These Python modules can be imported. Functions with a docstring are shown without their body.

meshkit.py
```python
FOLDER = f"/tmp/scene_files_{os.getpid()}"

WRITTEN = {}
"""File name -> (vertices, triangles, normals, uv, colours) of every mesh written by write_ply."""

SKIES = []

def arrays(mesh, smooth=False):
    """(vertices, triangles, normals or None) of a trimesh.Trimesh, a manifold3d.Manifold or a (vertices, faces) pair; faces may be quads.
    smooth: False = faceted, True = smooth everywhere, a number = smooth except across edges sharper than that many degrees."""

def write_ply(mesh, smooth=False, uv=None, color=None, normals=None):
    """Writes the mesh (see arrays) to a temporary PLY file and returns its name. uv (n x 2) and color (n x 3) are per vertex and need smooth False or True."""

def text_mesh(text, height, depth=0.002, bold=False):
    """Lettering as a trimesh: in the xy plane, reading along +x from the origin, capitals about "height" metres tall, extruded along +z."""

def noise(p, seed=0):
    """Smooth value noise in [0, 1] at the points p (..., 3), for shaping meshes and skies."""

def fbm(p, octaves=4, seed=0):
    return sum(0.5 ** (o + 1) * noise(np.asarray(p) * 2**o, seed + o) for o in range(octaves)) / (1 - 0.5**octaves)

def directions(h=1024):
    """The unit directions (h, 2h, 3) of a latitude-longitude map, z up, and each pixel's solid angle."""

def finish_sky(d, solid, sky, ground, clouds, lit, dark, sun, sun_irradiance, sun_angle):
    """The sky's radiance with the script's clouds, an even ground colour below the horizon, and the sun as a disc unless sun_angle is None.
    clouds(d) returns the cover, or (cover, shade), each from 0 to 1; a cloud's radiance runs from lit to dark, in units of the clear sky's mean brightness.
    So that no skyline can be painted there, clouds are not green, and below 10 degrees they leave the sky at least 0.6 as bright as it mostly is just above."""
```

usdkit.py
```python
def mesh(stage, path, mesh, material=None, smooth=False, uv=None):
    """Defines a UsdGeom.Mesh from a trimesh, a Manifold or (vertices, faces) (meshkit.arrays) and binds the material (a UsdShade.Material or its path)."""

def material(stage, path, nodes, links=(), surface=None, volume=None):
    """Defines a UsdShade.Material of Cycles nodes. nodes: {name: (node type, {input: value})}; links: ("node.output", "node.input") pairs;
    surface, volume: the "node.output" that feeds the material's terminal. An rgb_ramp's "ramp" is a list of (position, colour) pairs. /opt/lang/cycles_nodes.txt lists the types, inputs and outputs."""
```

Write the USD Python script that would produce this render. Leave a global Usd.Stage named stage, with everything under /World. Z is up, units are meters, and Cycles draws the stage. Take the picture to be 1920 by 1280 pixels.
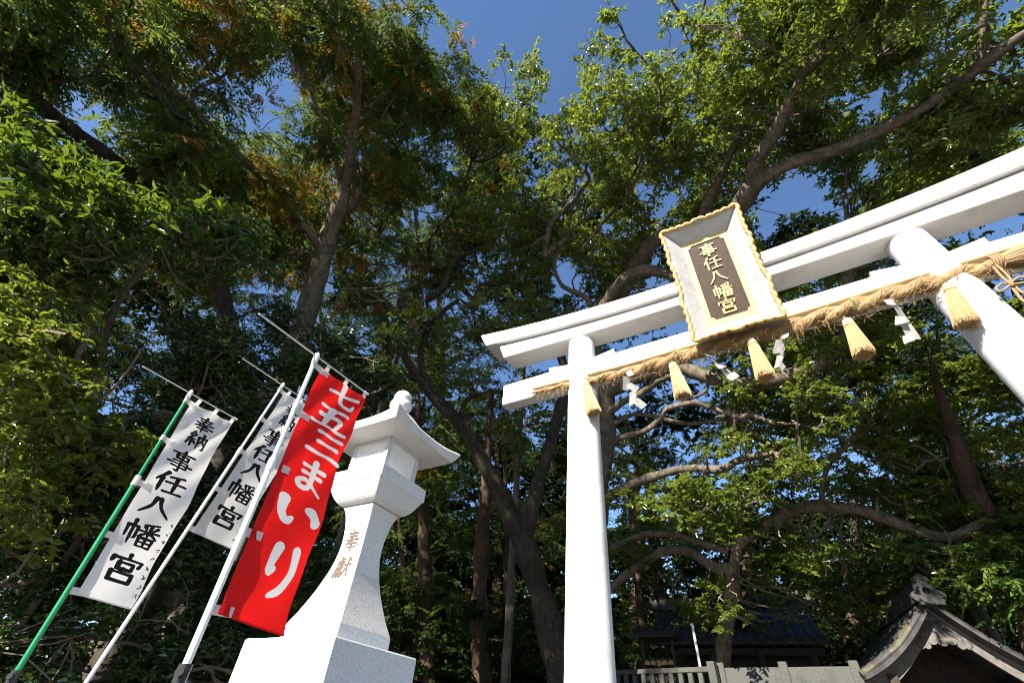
import math, random
import numpy as np
import trimesh
from trimesh.creation import triangulate_polygon
from shapely.geometry import Polygon, Point, LineString
from shapely.ops import unary_union
import meshkit, usdkit
from pxr import Usd, UsdGeom, UsdLux, UsdShade, Gf, Sdf, Vt

stage = Usd.Stage.CreateInMemory()
UsdGeom.SetStageUpAxis(stage, 'Z')
UsdGeom.SetStageMetersPerUnit(stage, 1.0)
UsdGeom.Xform.Define(stage, '/World')
UsdGeom.Scope.Define(stage, '/World/Looks')

# ------------------------------------------------------------------ camera
E = 1.2                                   # eye height
F_PX, PITCH, ROLL = 835.18, 0.74379, 0.08214
FW = np.array([0, math.cos(PITCH), math.sin(PITCH)])
_u0 = np.array([0, -math.sin(PITCH), math.cos(PITCH)])
_r0 = np.array([1.0, 0, 0])
RT = _r0 * math.cos(ROLL) + _u0 * math.sin(ROLL)
UP = -_r0 * math.sin(ROLL) + _u0 * math.cos(ROLL)
EYE = np.array([0, 0, E])
cam = UsdGeom.Camera.Define(stage, '/World/camera')
cam.AddTransformOp().Set(Gf.Matrix4d(*RT, 0, *UP, 0, *(-FW), 0, *EYE, 1))
cam.CreateHorizontalApertureAttr(36.0)
cam.CreateVerticalApertureAttr(24.0)
cam.CreateFocalLengthAttr(36.0 * F_PX / 1920)
cam.CreateClippingRangeAttr(Gf.Vec2f(0.05, 3000))
cam.CreateExposureAttr(1.72)

# ------------------------------------------------------------------ sky and sun
SUN_AZ, SUN_EL = math.radians(231), math.radians(33)
SUN = np.array([math.cos(SUN_AZ) * math.cos(SUN_EL), math.sin(SUN_AZ) * math.cos(SUN_EL), math.sin(SUN_EL)])
sky_mat = usdkit.material(stage, '/World/Looks/sky', {
    's': ('sky_texture', {'sky_type': 'single_scattering', 'sun_disc': False, 'sun_elevation': SUN_EL,
                          'sun_rotation': math.atan2(SUN[0], SUN[1]), 'altitude': 50.0, 'air_density': 1.0, 'aerosol_density': 0.15, 'ozone_density': 5.0}),
    'b': ('background_shader', {'strength': 0.076})}, [('s.color', 'b.color')], surface='b.background')
dome = UsdLux.DomeLight.Define(stage, '/World/sky')
UsdShade.MaterialBindingAPI.Apply(dome.GetPrim()).Bind(sky_mat)
sun = UsdLux.DistantLight.Define(stage, '/World/sun')
sun.CreateNormalizeAttr(True)
sun.CreateIntensityAttr(1.25)
sun.CreateAngleAttr(0.53)
sun.CreateColorAttr(Gf.Vec3f(1.0, 0.93, 0.82))
_z = SUN
_x = np.cross([0, 0, 1], _z); _x /= np.linalg.norm(_x)
_y = np.cross(_z, _x)
sun.AddTransformOp().Set(Gf.Matrix4d(*_x, 0, *_y, 0, *_z, 0, 0, 0, 40, 1))

# ------------------------------------------------------------------ helpers
rng = np.random.default_rng(7)


def ray(px, py):
    d = FW + RT * (px - 960) / F_PX - UP * (py - 640) / F_PX
    return d / np.linalg.norm(d)


def at(px, py, dist):
    return EYE + ray(px, py) * dist


def project(P):
    Q = np.asarray(P, float) - EYE
    d = Q @ FW
    return np.stack([960 + F_PX * (Q @ RT) / d, 640 - F_PX * (Q @ UP) / d], -1)


def on_plane(px, py, P0, n):
    r = ray(px, py)
    return EYE + r * (((P0 - EYE) @ n) / (r @ n))


_used = {}


def free_path(parent, name):
    base = f'{parent}/{name}'
    k = _used.get(base, -1) + 1
    _used[base] = k
    return base if k == 0 else f'{base}_{k:03d}'


def meta(prim, label=None, cat=None, group=None, kind=None):
    for k, v in (('label', label), ('category', cat), ('group', group), ('kind', kind)):
        if v:
            prim.SetCustomDataByKey(k, v)
    return prim


def path_of(p):
    return p if isinstance(p, str) else str(p.GetPath())


def thing(name, label, cat, group=None, loc=None):
    x = UsdGeom.Xform.Define(stage, free_path('/World', name))
    if loc is not None:
        x.AddTranslateOp().Set(Gf.Vec3d(*map(float, loc)))
    return meta(x.GetPrim(), label, cat, group)


def part(parent, name, mesh, m, smooth=False, label=None, kind=None):
    p = usdkit.mesh(stage, free_path(path_of(parent), name), mesh, m, smooth).GetPrim()
    return meta(p, label, kind=kind)


def solo(name, mesh, m, label=None, cat=None, group=None, kind=None, smooth=False):
    p = usdkit.mesh(stage, free_path('/World', name), mesh, m, smooth).GetPrim()
    return meta(p, label, cat, group, kind)


def cat_(meshes):
    V, Fc, k = [], [], 0
    for m in meshes:
        if hasattr(m, 'vertices'):
            v, f = np.asarray(m.vertices), np.asarray(m.faces)
        else:
            v, f = np.asarray(m[0], float), np.asarray(m[1], int)
            if f.shape[1] == 4:
                f = np.vstack([f[:, [0, 1, 2]], f[:, [0, 2, 3]]])
        V.append(v); Fc.append(f + k); k += len(v)
    return trimesh.Trimesh(np.vstack(V), np.vstack(Fc), process=False)


def loft(rings, cap=True):
    """rings: list of (n,3) closed rings with the same n."""
    n = len(rings[0]); V = np.vstack(rings); f = []
    i = np.arange(n); j = (i + 1) % n
    for k in range(len(rings) - 1):
        a, b = k * n, (k + 1) * n
        f.append(np.stack([a + i, a + j, b + j], 1)); f.append(np.stack([a + i, b + j, b + i], 1))
    if cap:
        V = np.vstack([V, rings[0].mean(0), rings[-1].mean(0)])
        c0, c1 = len(V) - 2, len(V) - 1
        f.append(np.stack([j, i, np.full(n, c0)], 1))
        b = (len(rings) - 1) * n
        f.append(np.stack([b + i, b + j, np.full(n, c1)], 1))
    f = np.vstack(f)
    if cap:
        a, b, c = V[f[:, 0]] - V[0], V[f[:, 1]] - V[0], V[f[:, 2]] - V[0]
        if np.einsum('ij,ij->', a, np.cross(b, c)) < 0:
            f = f[:, ::-1]
    return trimesh.Trimesh(V, f, process=False)


def smooth_path(pts, per=5):
    p = np.asarray(pts, float)
    if len(p) < 3:
        t = np.linspace(0, 1, per * (len(p) - 1) + 1)[:, None]
        return p[0] + (p[-1] - p[0]) * t
    q = np.vstack([2 * p[0] - p[1], p, 2 * p[-1] - p[-2]])
    out = []
    for i in range(1, len(q) - 2):
        a, b, c, d = q[i - 1], q[i], q[i + 1], q[i + 2]
        for t in np.linspace(0, 1, per, endpoint=False):
            out.append(0.5 * (2 * b + (c - a) * t + (2 * a - 5 * b + 4 * c - d) * t * t + (3 * b - a - 3 * c + d) * t ** 3))
    out.append(p[-1])
    return np.array(out)


def tube(path, rad, sides=8, cap=True, rough=0.0, seed=0):
    path = np.asarray(path, float)
    rad = np.broadcast_to(np.asarray(rad, float), (len(path),))
    T = np.gradient(path, axis=0)
    T /= np.maximum(np.linalg.norm(T, axis=1), 1e-9)[:, None]
    ref = np.array([0, 0, 1.0]) if abs(T[0, 2]) < 0.9 else np.array([1.0, 0, 0])
    n = np.cross(T[0], ref); n /= np.linalg.norm(n)
    rings = []
    a = np.linspace(0, 2 * np.pi, sides, endpoint=False)
    for k in range(len(path)):
        n = n - T[k] * (n @ T[k]); n /= np.linalg.norm(n)
        b = np.cross(T[k], n)
        d = np.outer(np.cos(a), n) + np.outer(np.sin(a), b)
        r = np.full(sides, rad[k])
        if rough:
            r = r * (1 + rough * (2 * meshkit.fbm((path[k] + d * rad[k]) * (1.2 / max(rad.max(), .02)) * .5, 3, seed) - 1))
        rings.append(path[k] + d * r[:, None])
    return loft(rings, cap)


def box(c, s, M=None, ch=0.0):
    """box centred at c with full sizes s in frame M (columns), chamfered."""
    s = np.asarray(s, float) / 2
    M = np.eye(3) if M is None else M
    if ch <= 0:
        b = trimesh.creation.box(2 * s)
        v = np.asarray(b.vertices); f = np.asarray(b.faces)
    else:
        pts = []
        for sx in (-1, 1):
            for sy in (-1, 1):
                for sz in (-1, 1):
                    for ax in range(3):
                        p = s - ch; p[ax] = s[ax]
                        pts.append(p * [sx, sy, sz])
        h = trimesh.convex.convex_hull(np.array(pts))
        v, f = np.asarray(h.vertices), np.asarray(h.faces)
    return trimesh.Trimesh(v @ M.T + np.asarray(c), f, process=False)


def frame(x, z=None):
    x = np.asarray(x, float); x = x / np.linalg.norm(x)
    z = np.array([0, 0, 1.0]) if z is None else np.asarray(z, float)
    y = np.cross(z, x); y /= np.linalg.norm(y)
    z = np.cross(x, y)
    return np.stack([x, y, z], 1)


def lathe(profile, sides=32, origin=(0, 0, 0)):
    a = np.linspace(0, 2 * np.pi, sides, endpoint=False)
    return loft([np.stack([r * np.cos(a), r * np.sin(a), np.full(sides, z)], 1) + np.asarray(origin) for r, z in profile])


# ------------------------------------------------------------------ materials
def mat(name, nodes, links, surface='p.BSDF'):
    return usdkit.material(stage, f'/World/Looks/{name}', nodes, links, surface)


def speckled(name, light, dark, scale, rough=0.6, stain=(0.5, 0.47, 0.42), amount=0.25, bump=0.02, spec=0.3):
    return mat(name, {
        'g': ('geometry', {}),
        'n': ('noise_texture', {'scale': scale, 'detail': 3.0, 'roughness': 0.75}),
        'r': ('rgb_ramp', {'ramp': [(0.34, dark), (0.47, light), (0.62, light), (0.72, tuple(min(1, c * 1.1) for c in light))]}),
        'n2': ('noise_texture', {'scale': 1.7, 'detail': 6.0, 'roughness': 0.65}),
        'r2': ('map_range', {'from_min': 0.5, 'from_max': 0.75, 'to_min': 0.0, 'to_max': amount, 'clamp': True}),
        'm': ('mix_color', {'blend_type': 'multiply', 'b': stain}),
        'b': ('bump', {'strength': 0.4, 'distance': bump}),
        'p': ('principled_bsdf', {'roughness': rough, 'specular_ior_level': spec})},
        [('g.position', 'n.vector'), ('g.position', 'n2.vector'), ('n.fac', 'r.fac'), ('n2.fac', 'r2.value'), ('r2.result', 'm.fac'), ('r.color', 'm.a'), ('m.result', 'p.base_color'),
         ('n.fac', 'b.height'), ('b.normal', 'p.normal')])


def plain(name, col, rough=0.5, var=0.25, scale=9.0, bump=0.0, metallic=0.0, spec=0.4):
    lo = tuple(c * (1 - var) for c in col); hi = tuple(min(1, c * (1 + var * 0.6)) for c in col)
    nodes = {'g': ('geometry', {}), 'n': ('noise_texture', {'scale': scale, 'detail': 5.0, 'roughness': 0.65}),
             'r': ('rgb_ramp', {'ramp': [(0.3, lo), (0.7, hi)]}),
             'p': ('principled_bsdf', {'roughness': rough, 'metallic': metallic, 'specular_ior_level': spec})}
    links = [('g.position', 'n.vector'), ('n.fac', 'r.fac'), ('r.color', 'p.base_color')]
    if bump:
        nodes['b'] = ('bump', {'strength': 0.6, 'distance': bump}); links += [('n.fac', 'b.height'), ('b.normal', 'p.normal')]
    return mat(name, nodes, links)


def leafy(name, ramp, trans=0.35, rough=0.35, spec=0.6, tcol=(0.16, 0.22, 0.02), isl=0.5):
    """foliage: hue drifts from sprig to sprig and from leaf to leaf."""
    return mat(name, {
        'o': ('noise_texture', {'scale': 1.4, 'detail': 2.0}), 'g': ('geometry', {}),
        'os': ('map_range', {'from_min': 0.3, 'from_max': 0.7, 'clamp': True}),
        'mx': ('mix_float', {'fac': isl}),
        'r': ('rgb_ramp', {'ramp': ramp}),
        'p': ('principled_bsdf', {'roughness': rough, 'specular_ior_level': spec}),
        'tm': ('mix_color', {'blend_type': 'multiply', 'fac': 0.0}),
        'gm': ('mix_color', {'blend_type': 'mix', 'fac': 0.55, 'b': tcol}),
        't': ('translucent_bsdf', {}),
        'x': ('mix_closure', {'fac': trans})},
        [('g.position', 'o.vector'), ('o.fac', 'os.value'), ('os.result', 'mx.a'), ('g.random_per_island', 'mx.b'), ('mx.result', 'r.fac'), ('r.color', 'p.base_color'), ('r.color', 'gm.a'), ('gm.result', 't.color'),
         ('p.BSDF', 'x.closure1'), ('t.BSDF', 'x.closure2')], surface='x.closure')


def bark(name, dark, light, sx=9.0, sz=2.0, bump=0.03):
    return mat(name, {
        'g': ('geometry', {}), 'mp': ('mapping', {'scale': (sx, sx, sz)}),
        'n': ('noise_texture', {'scale': 1.0, 'detail': 7.0, 'roughness': 0.7, 'distortion': 0.6}),
        'n2': ('noise_texture', {'scale': 1.6, 'detail': 3.0}),
        'r': ('rgb_ramp', {'ramp': [(0.3, dark), (0.52, tuple(0.5 * (a + b) for a, b in zip(dark, light))), (0.72, light)]}),
        'r2': ('rgb_ramp', {'ramp': [(0.4, (0.75, 0.78, 0.7)), (0.65, (1.1, 1.05, 1.0))]}),
        'm': ('mix_color', {'blend_type': 'multiply', 'fac': 1.0}),
        'b': ('bump', {'strength': 0.9, 'distance': bump}),
        'p': ('principled_bsdf', {'roughness': 0.85, 'specular_ior_level': 0.15})},
        [('g.position', 'mp.vector'), ('mp.vector', 'n.vector'), ('g.position', 'n2.vector'), ('n.fac', 'r.fac'), ('n2.fac', 'r2.fac'), ('r.color', 'm.a'), ('r2.color', 'm.b'),
         ('m.result', 'p.base_color'), ('n.fac', 'b.height'), ('b.normal', 'p.normal')])


def cloth(name, col, tcol, fac=0.45):
    return mat(name, {
        'g': ('geometry', {}), 'w': ('noise_texture', {'scale': 420.0, 'detail': 1.0}),
        'b': ('bump', {'strength': 0.15, 'distance': 0.001}),
        'd': ('principled_bsdf', {'base_color': col, 'roughness': 0.8, 'specular_ior_level': 0.15, 'sheen_weight': 0.1}),
        't': ('translucent_bsdf', {'color': tcol}),
        'x': ('mix_closure', {'fac': fac})},
        [('g.position', 'w.vector'), ('w.fac', 'b.height'), ('b.normal', 'd.normal'), ('d.BSDF', 'x.closure1'), ('t.BSDF', 'x.closure2')], surface='x.closure')


M = {}
M['gate_stone'] = speckled('gate_stone', (0.66, 0.66, 0.655), (0.44, 0.44, 0.44), 110.0, 0.55, (0.45, 0.43, 0.39), 0.6)
M['lantern_stone'] = speckled('lantern_stone', (0.56, 0.56, 0.56), (0.29, 0.29, 0.295), 100.0, 0.6, (0.6, 0.58, 0.54), 0.25)
M['lantern_panel'] = plain('lantern_panel', (0.72, 0.7, 0.66), 0.7, 0.1, 6.0)
M['engraving'] = plain('engraving', (0.13, 0.085, 0.06), 0.8, 0.3, 40.0)
M['old_stone'] = speckled('old_stone', (0.075, 0.078, 0.07), (0.04, 0.04, 0.037), 40.0, 0.85, (0.3, 0.35, 0.25), 0.8, 0.01)  # fence stone, toned down in colour for the dappled shade on it
M['rock'] = speckled('rock', (0.045, 0.045, 0.04), (0.022, 0.022, 0.02), 14.0, 0.9, (0.4, 0.45, 0.3), 0.8, 0.02)
M['white_plastic'] = plain('white_plastic', (0.78, 0.78, 0.76), 0.3, 0.06, 20.0)
M['grey_rod'] = plain('grey_rod', (0.55, 0.55, 0.53), 0.35, 0.15, 30.0)
M['green_plastic'] = plain('green_plastic', (0.015, 0.22, 0.09), 0.25, 0.15, 12.0)
M['black_plastic'] = plain('black_plastic', (0.02, 0.02, 0.02), 0.4, 0.2, 12.0)
M['red_cloth'] = cloth('red_cloth', (0.62, 0.012, 0.016), (0.8, 0.012, 0.009), 0.46)
M['white_cloth'] = cloth('white_cloth', (0.78, 0.78, 0.78), (0.86, 0.86, 0.86), 0.42)
M['white_dye'] = cloth('white_dye', (0.8, 0.8, 0.8), (0.8, 0.8, 0.8), 0.3)
M['black_dye'] = cloth('black_dye', (0.012, 0.012, 0.014), (0.01, 0.01, 0.01), 0.1)
M['gold'] = plain('gold', (0.55, 0.32, 0.12), 0.45, 0.25, 25.0)
M['gold_text'] = plain('gold_text', (0.5, 0.33, 0.11), 0.4, 0.1, 25.0)
M['cream_paint'] = plain('cream_paint', (0.5, 0.365, 0.12), 0.5, 0.08, 12.0)
M['dark_board'] = plain('dark_board', (0.034, 0.018, 0.009), 0.6, 0.5, 22.0, 0.004, spec=0.2)
M['worn_white'] = mat('worn_white', {
    'g': ('geometry', {}), 'n': ('noise_texture', {'scale': 6.0, 'detail': 8.0, 'roughness': 0.7, 'distortion': 1.2}),
    'r': ('rgb_ramp', {'ramp': [(0.2, (0.2, 0.12, 0.07)), (0.32, (0.28, 0.265, 0.24)), (0.48, (0.34, 0.338, 0.335)), (0.75, (0.41, 0.408, 0.4))]}),
    'p': ('principled_bsdf', {'roughness': 0.6, 'specular_ior_level': 0.3})},
    [('g.position', 'n.vector'), ('n.fac', 'r.fac'), ('r.color', 'p.base_color')])
M['bamboo'] = plain('bamboo', (0.6, 0.46, 0.25), 0.35, 0.18, 6.0)
M['straw_dark'] = plain('straw_dark', (0.3, 0.19, 0.085), 0.8, 0.5, 60.0, 0.004)
M['straw'] = mat('straw', {'g': ('geometry', {}), 'r': ('rgb_ramp', {'ramp': [(0.0, (0.32, 0.21, 0.095)), (0.25, (0.58, 0.43, 0.23)), (1.0, (0.82, 0.7, 0.47))]}),
                           'p': ('principled_bsdf', {'roughness': 0.6, 'specular_ior_level': 0.3})}, [('g.random_per_island', 'r.fac'), ('r.color', 'p.base_color')])
M['pale_straw'] = mat('pale_straw', {'g': ('geometry', {}), 'r': ('rgb_ramp', {'ramp': [(0.0, (0.5, 0.37, 0.2)), (0.4, (0.68, 0.55, 0.34)), (1.0, (0.8, 0.7, 0.5))]}),
                                     'p': ('principled_bsdf', {'roughness': 0.6, 'specular_ior_level': 0.3})}, [('g.random_per_island', 'r.fac'), ('r.color', 'p.base_color')])
M['cord'] = plain('cord', (0.26, 0.16, 0.075), 0.7, 0.4, 90.0, 0.003)
M['green_string'] = plain('green_string', (0.02, 0.2, 0.06), 0.6, 0.1)
M['paper'] = cloth('paper', (0.36, 0.36, 0.355), (0.4, 0.4, 0.385), 0.45)  # white paper, greyed in colour for the shade of the rope
M['roof_tile'] = plain('roof_tile', (0.06, 0.058, 0.059), 0.75, 0.5, 5.0, 0.004, spec=0.15)
M['mossy_tile'] = plain('mossy_tile', (0.085, 0.08, 0.05), 0.75, 0.6, 6.0, 0.004)
M['weathered_wood'] = plain('weathered_wood', (0.12, 0.11, 0.104), 0.75, 0.4, 7.0, 0.004)
M['dark_wood'] = plain('dark_wood', (0.045, 0.032, 0.024), 0.75, 0.5, 7.0, 0.004)
M['plaque_wood'] = plain('plaque_wood', (0.45, 0.27, 0.12), 0.6, 0.3, 8.0)
M['copper'] = plain('copper', (0.16, 0.32, 0.27), 0.6, 0.3, 8.0)
M['gravel'] = plain('gravel', (0.115, 0.108, 0.098), 0.9, 0.4, 60.0, 0.01)
M['forest_floor'] = plain('forest_floor', (0.07, 0.055, 0.035), 0.95, 0.5, 5.0, 0.03)
M['bark_grey'] = bark('bark_grey', (0.05, 0.04, 0.032), (0.3, 0.25, 0.2))
M['bark_camphor'] = bark('bark_camphor', (0.04, 0.033, 0.027), (0.23, 0.19, 0.155), 11.0, 5.0, 0.035)
M['bark_shade'] = bark('bark_shade', (0.018, 0.015, 0.012), (0.085, 0.07, 0.057), 11.0, 5.0, 0.035)  # bark with shade worked into its darker tone
M['bark_sunlit'] = bark('bark_sunlit', (0.09, 0.07, 0.055), (0.42, 0.35, 0.28), 11.0, 5.0, 0.035)  # bark lightened in colour to look sunlit where the bough gets no sun
M['bark_red'] = bark('bark_red', (0.035, 0.024, 0.018), (0.14, 0.09, 0.065), 12.0, 1.2)
M['twig'] = plain('twig', (0.13, 0.1, 0.075), 0.85, 0.4, 20.0)
G = lambda *s: [(i / (len(s) - 1), c) for i, c in enumerate(s)]
M['camphor_leaf'] = leafy('camphor_leaf', G((0.075, 0.115, 0.018), (0.145, 0.2, 0.03), (0.225, 0.27, 0.04), (0.3, 0.31, 0.055)), 0.47, 0.27, 0.8, tcol=(0.36, 0.42, 0.035))
M['olive_leaf'] = leafy('olive_leaf', G((0.077, 0.117, 0.018), (0.135, 0.18, 0.025), (0.198, 0.234, 0.032), (0.261, 0.261, 0.045)), 0.42, 0.28, 0.6, tcol=(0.34, 0.38, 0.03))
M['bush_leaf'] = leafy('bush_leaf', G((0.035, 0.074, 0.009), (0.058, 0.109, 0.012), (0.086, 0.14, 0.017), (0.117, 0.148, 0.02)), 0.4, 0.24, 0.7, tcol=(0.24, 0.33, 0.02))
M['hedge_leaf'] = leafy('hedge_leaf', G((0.016, 0.04, 0.01), (0.029, 0.062, 0.014), (0.044, 0.084, 0.016), (0.072, 0.092, 0.022)), 0.22, 0.22, 0.6)
M['conifer_leaf'] = leafy('conifer_leaf', G((0.034, 0.072, 0.019), (0.068, 0.128, 0.027), (0.119, 0.178, 0.031), (0.178, 0.196, 0.034)), 0.4, 0.5, 0.25, tcol=(0.26, 0.3, 0.03), isl=0.35)
M['shaded_leaf'] = leafy('shaded_leaf', G((0.009, 0.019, 0.005), (0.017, 0.032, 0.007), (0.027, 0.045, 0.009), (0.045, 0.056, 0.011)), 0.2, 0.6, 0.12)  # leaf colour darkened to carry the deep shade of the background foliage
M['rust_leaf'] = leafy('rust_leaf', G((0.17, 0.09, 0.016), (0.34, 0.18, 0.024), (0.44, 0.28, 0.03), (0.16, 0.16, 0.03)), 0.38, 0.6, 0.2, tcol=(0.42, 0.24, 0.02), isl=0.45)
M['maple_leaf'] = leafy('maple_leaf', G((0.051, 0.095, 0.015), (0.101, 0.164, 0.02), (0.164, 0.215, 0.023), (0.253, 0.228, 0.025)), 0.5, 0.45, 0.4, tcol=(0.3, 0.34, 0.02))
M['pine_leaf'] = leafy('pine_leaf', G((0.018, 0.042, 0.018), (0.036, 0.066, 0.024), (0.054, 0.09, 0.026)), 0.2, 0.5, 0.3)

# ------------------------------------------------------------------ brush lettering
STROKES = {
    '七': [[(4, 56), (94, 34)], [(44, 6), (44, 66), (54, 84), (80, 86), (88, 66)]],
    '五': [[(16, 14), (84, 12)], [(48, 14), (34, 88)], [(22, 48), (72, 46), (66, 88)], [(4, 90), (96, 88)]],
    '三': [[(20, 16), (80, 12)], [(24, 50), (76, 47)], [(6, 88), (94, 84)]],
    'ま': [[(16, 24), (84, 21)], [(20, 46), (80, 43)], [(50, 4), (50, 70), (42, 88), (24, 90), (14, 78), (28, 67), (52, 71), (86, 94)]],
    'い': [[(16, 20), (18, 60), (32, 84), (42, 66)], [(72, 26), (86, 48), (86, 68)]],
    'り': [[(26, 12), (20, 56), (32, 50)], [(70, 8), (76, 48), (64, 80), (38, 98)]],
    '奉': [[(20, 16), (80, 14)], [(24, 30), (76, 28)], [(8, 45), (92, 43)], [(50, 2), (46, 30), (30, 54), (4, 70)], [(54, 44), (70, 58), (96, 70)], [(32, 63), (68, 62)], [(24, 78), (76, 77)], [(50, 54), (50, 99)]],
    '納': [[(28, 4), (12, 24), (28, 31)], [(36, 18), (10, 50), (40, 46)], [(26, 48), (26, 92)], [(13, 62), (6, 82)], [(36, 60), (43, 76)], [(54, 28), (54, 94)], [(54, 28), (92, 26), (92, 88), (82, 92)], [(73, 6), (72, 40), (60, 66)], [(73, 44), (85, 64)]],
    '事': [[(10, 14), (90, 12)], [(28, 24), (28, 40), (72, 40), (72, 24), (28, 24)], [(20, 53), (78, 51), (77, 76)], [(4, 65), (96, 63)], [(20, 78), (77, 77)], [(50, 2), (50, 96), (36, 96)]],
    '任': [[(30, 4), (4, 50)], [(21, 34), (21, 98)], [(86, 8), (42, 20)], [(36, 46), (98, 43)], [(66, 18), (66, 90)], [(40, 91), (94, 88)]],
    '八': [[(38, 12), (30, 54), (4, 92)], [(52, 10), (64, 50), (98, 90)]],
    '幡': [[(7, 28), (7, 74)], [(7, 28), (36, 27), (36, 70), (30, 74)], [(22, 4), (22, 98)], [(88, 4), (50, 14)], [(54, 20), (60, 31)], [(88, 17), (78, 31)], [(42, 38), (99, 36)], [(70, 12), (70, 58)], [(68, 39), (44, 60)], [(72, 39), (99, 58)], [(50, 63), (50, 97)], [(50, 63), (92, 63), (92, 97)], [(50, 79), (92, 79)], [(71, 63), (71, 95)], [(50, 95), (92, 95)]],
    '宮': [[(50, 0), (50, 14)], [(9, 18), (6, 36)], [(9, 18), (93, 17), (86, 36)], [(30, 32), (30, 54), (70, 54), (70, 32), (30, 32)], [(48, 54), (42, 66)], [(20, 67), (20, 96), (80, 96), (80, 67), (20, 67)]],
    '獻': [[(28, 2), (28, 20)], [(28, 11), (46, 9)], [(10, 22), (50, 20), (46, 29)], [(12, 22), (10, 60), (1, 92)], [(20, 31), (46, 29)], [(26, 26), (27, 39), (46, 38)], [(12, 48), (52, 46)], [(20, 54), (20, 63), (45, 63), (45, 54), (20, 54)], [(13, 71), (13, 97)], [(13, 71), (51, 70), (51, 96)], [(23, 77), (29, 84)], [(42, 76), (36, 84)], [(24, 87), (42, 87)], [(33, 87), (33, 98)], [(56, 38), (99, 35)], [(77, 6), (74, 50), (54, 96)], [(77, 46), (98, 96)], [(88, 12), (96, 24)]],
}


def glyph(ch, w, seed=0, bold=1.0):
    """brush-written character as a shapely shape in a unit square, y up. w: brush radius on the 100 grid."""
    r = np.random.default_rng(int(seed))
    shapes = []
    for st in STROKES[ch]:
        p = smooth_path(st, 9) if len(st) > 2 and not (st[0] == st[-1] or ch in '事任幡宮納獻') else np.vstack([np.linspace(a, b, 9) for a, b in zip(st[:-1], st[1:])])
        t = np.linspace(0, 1, len(p))
        horiz = abs(st[-1][0] - st[0][0]) > 1.6 * abs(st[-1][1] - st[0][1])
        prof = (0.7 if horiz else 1.0) * (1.15 - 0.32 * np.sin(np.pi * np.clip(t * 1.15, 0, 1))) * np.where(t > 0.6, 1 - 0.62 * (t - 0.6) / 0.4 * (not horiz), 1) + r.normal(0, 0.03, len(p))
        blobs = []
        for (x, y), k in zip(p, prof):
            e = Point(x, -y).buffer(w * k * bold, 4)
            blobs.append(e)
        shapes.append(unary_union([blobs[i].union(blobs[i + 1]).convex_hull for i in range(len(blobs) - 1)]))
    s = unary_union(shapes).buffer(0.6).buffer(-0.6).simplify(0.5)
    return s


def glyph_flat(shape, edge=6.0):
    """triangulated, finely divided (n,2) points on the 100 grid and faces."""
    V, Fc = [], []
    k = 0
    for g in getattr(shape, 'geoms', [shape]):
        v, f = triangulate_polygon(g, engine='earcut')
        v3, f3 = trimesh.remesh.subdivide_to_size(np.c_[v, np.zeros(len(v))], f, edge)
        V.append(v3[:, :2]); Fc.append(f3 + k); k += len(v3)
    return np.vstack(V), np.vstack(Fc)


def glyph_solid(shape, depth):
    ms = [trimesh.creation.extrude_polygon(g, depth, engine='earcut') for g in getattr(shape, 'geoms', [shape])]
    return cat_(ms)


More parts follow.
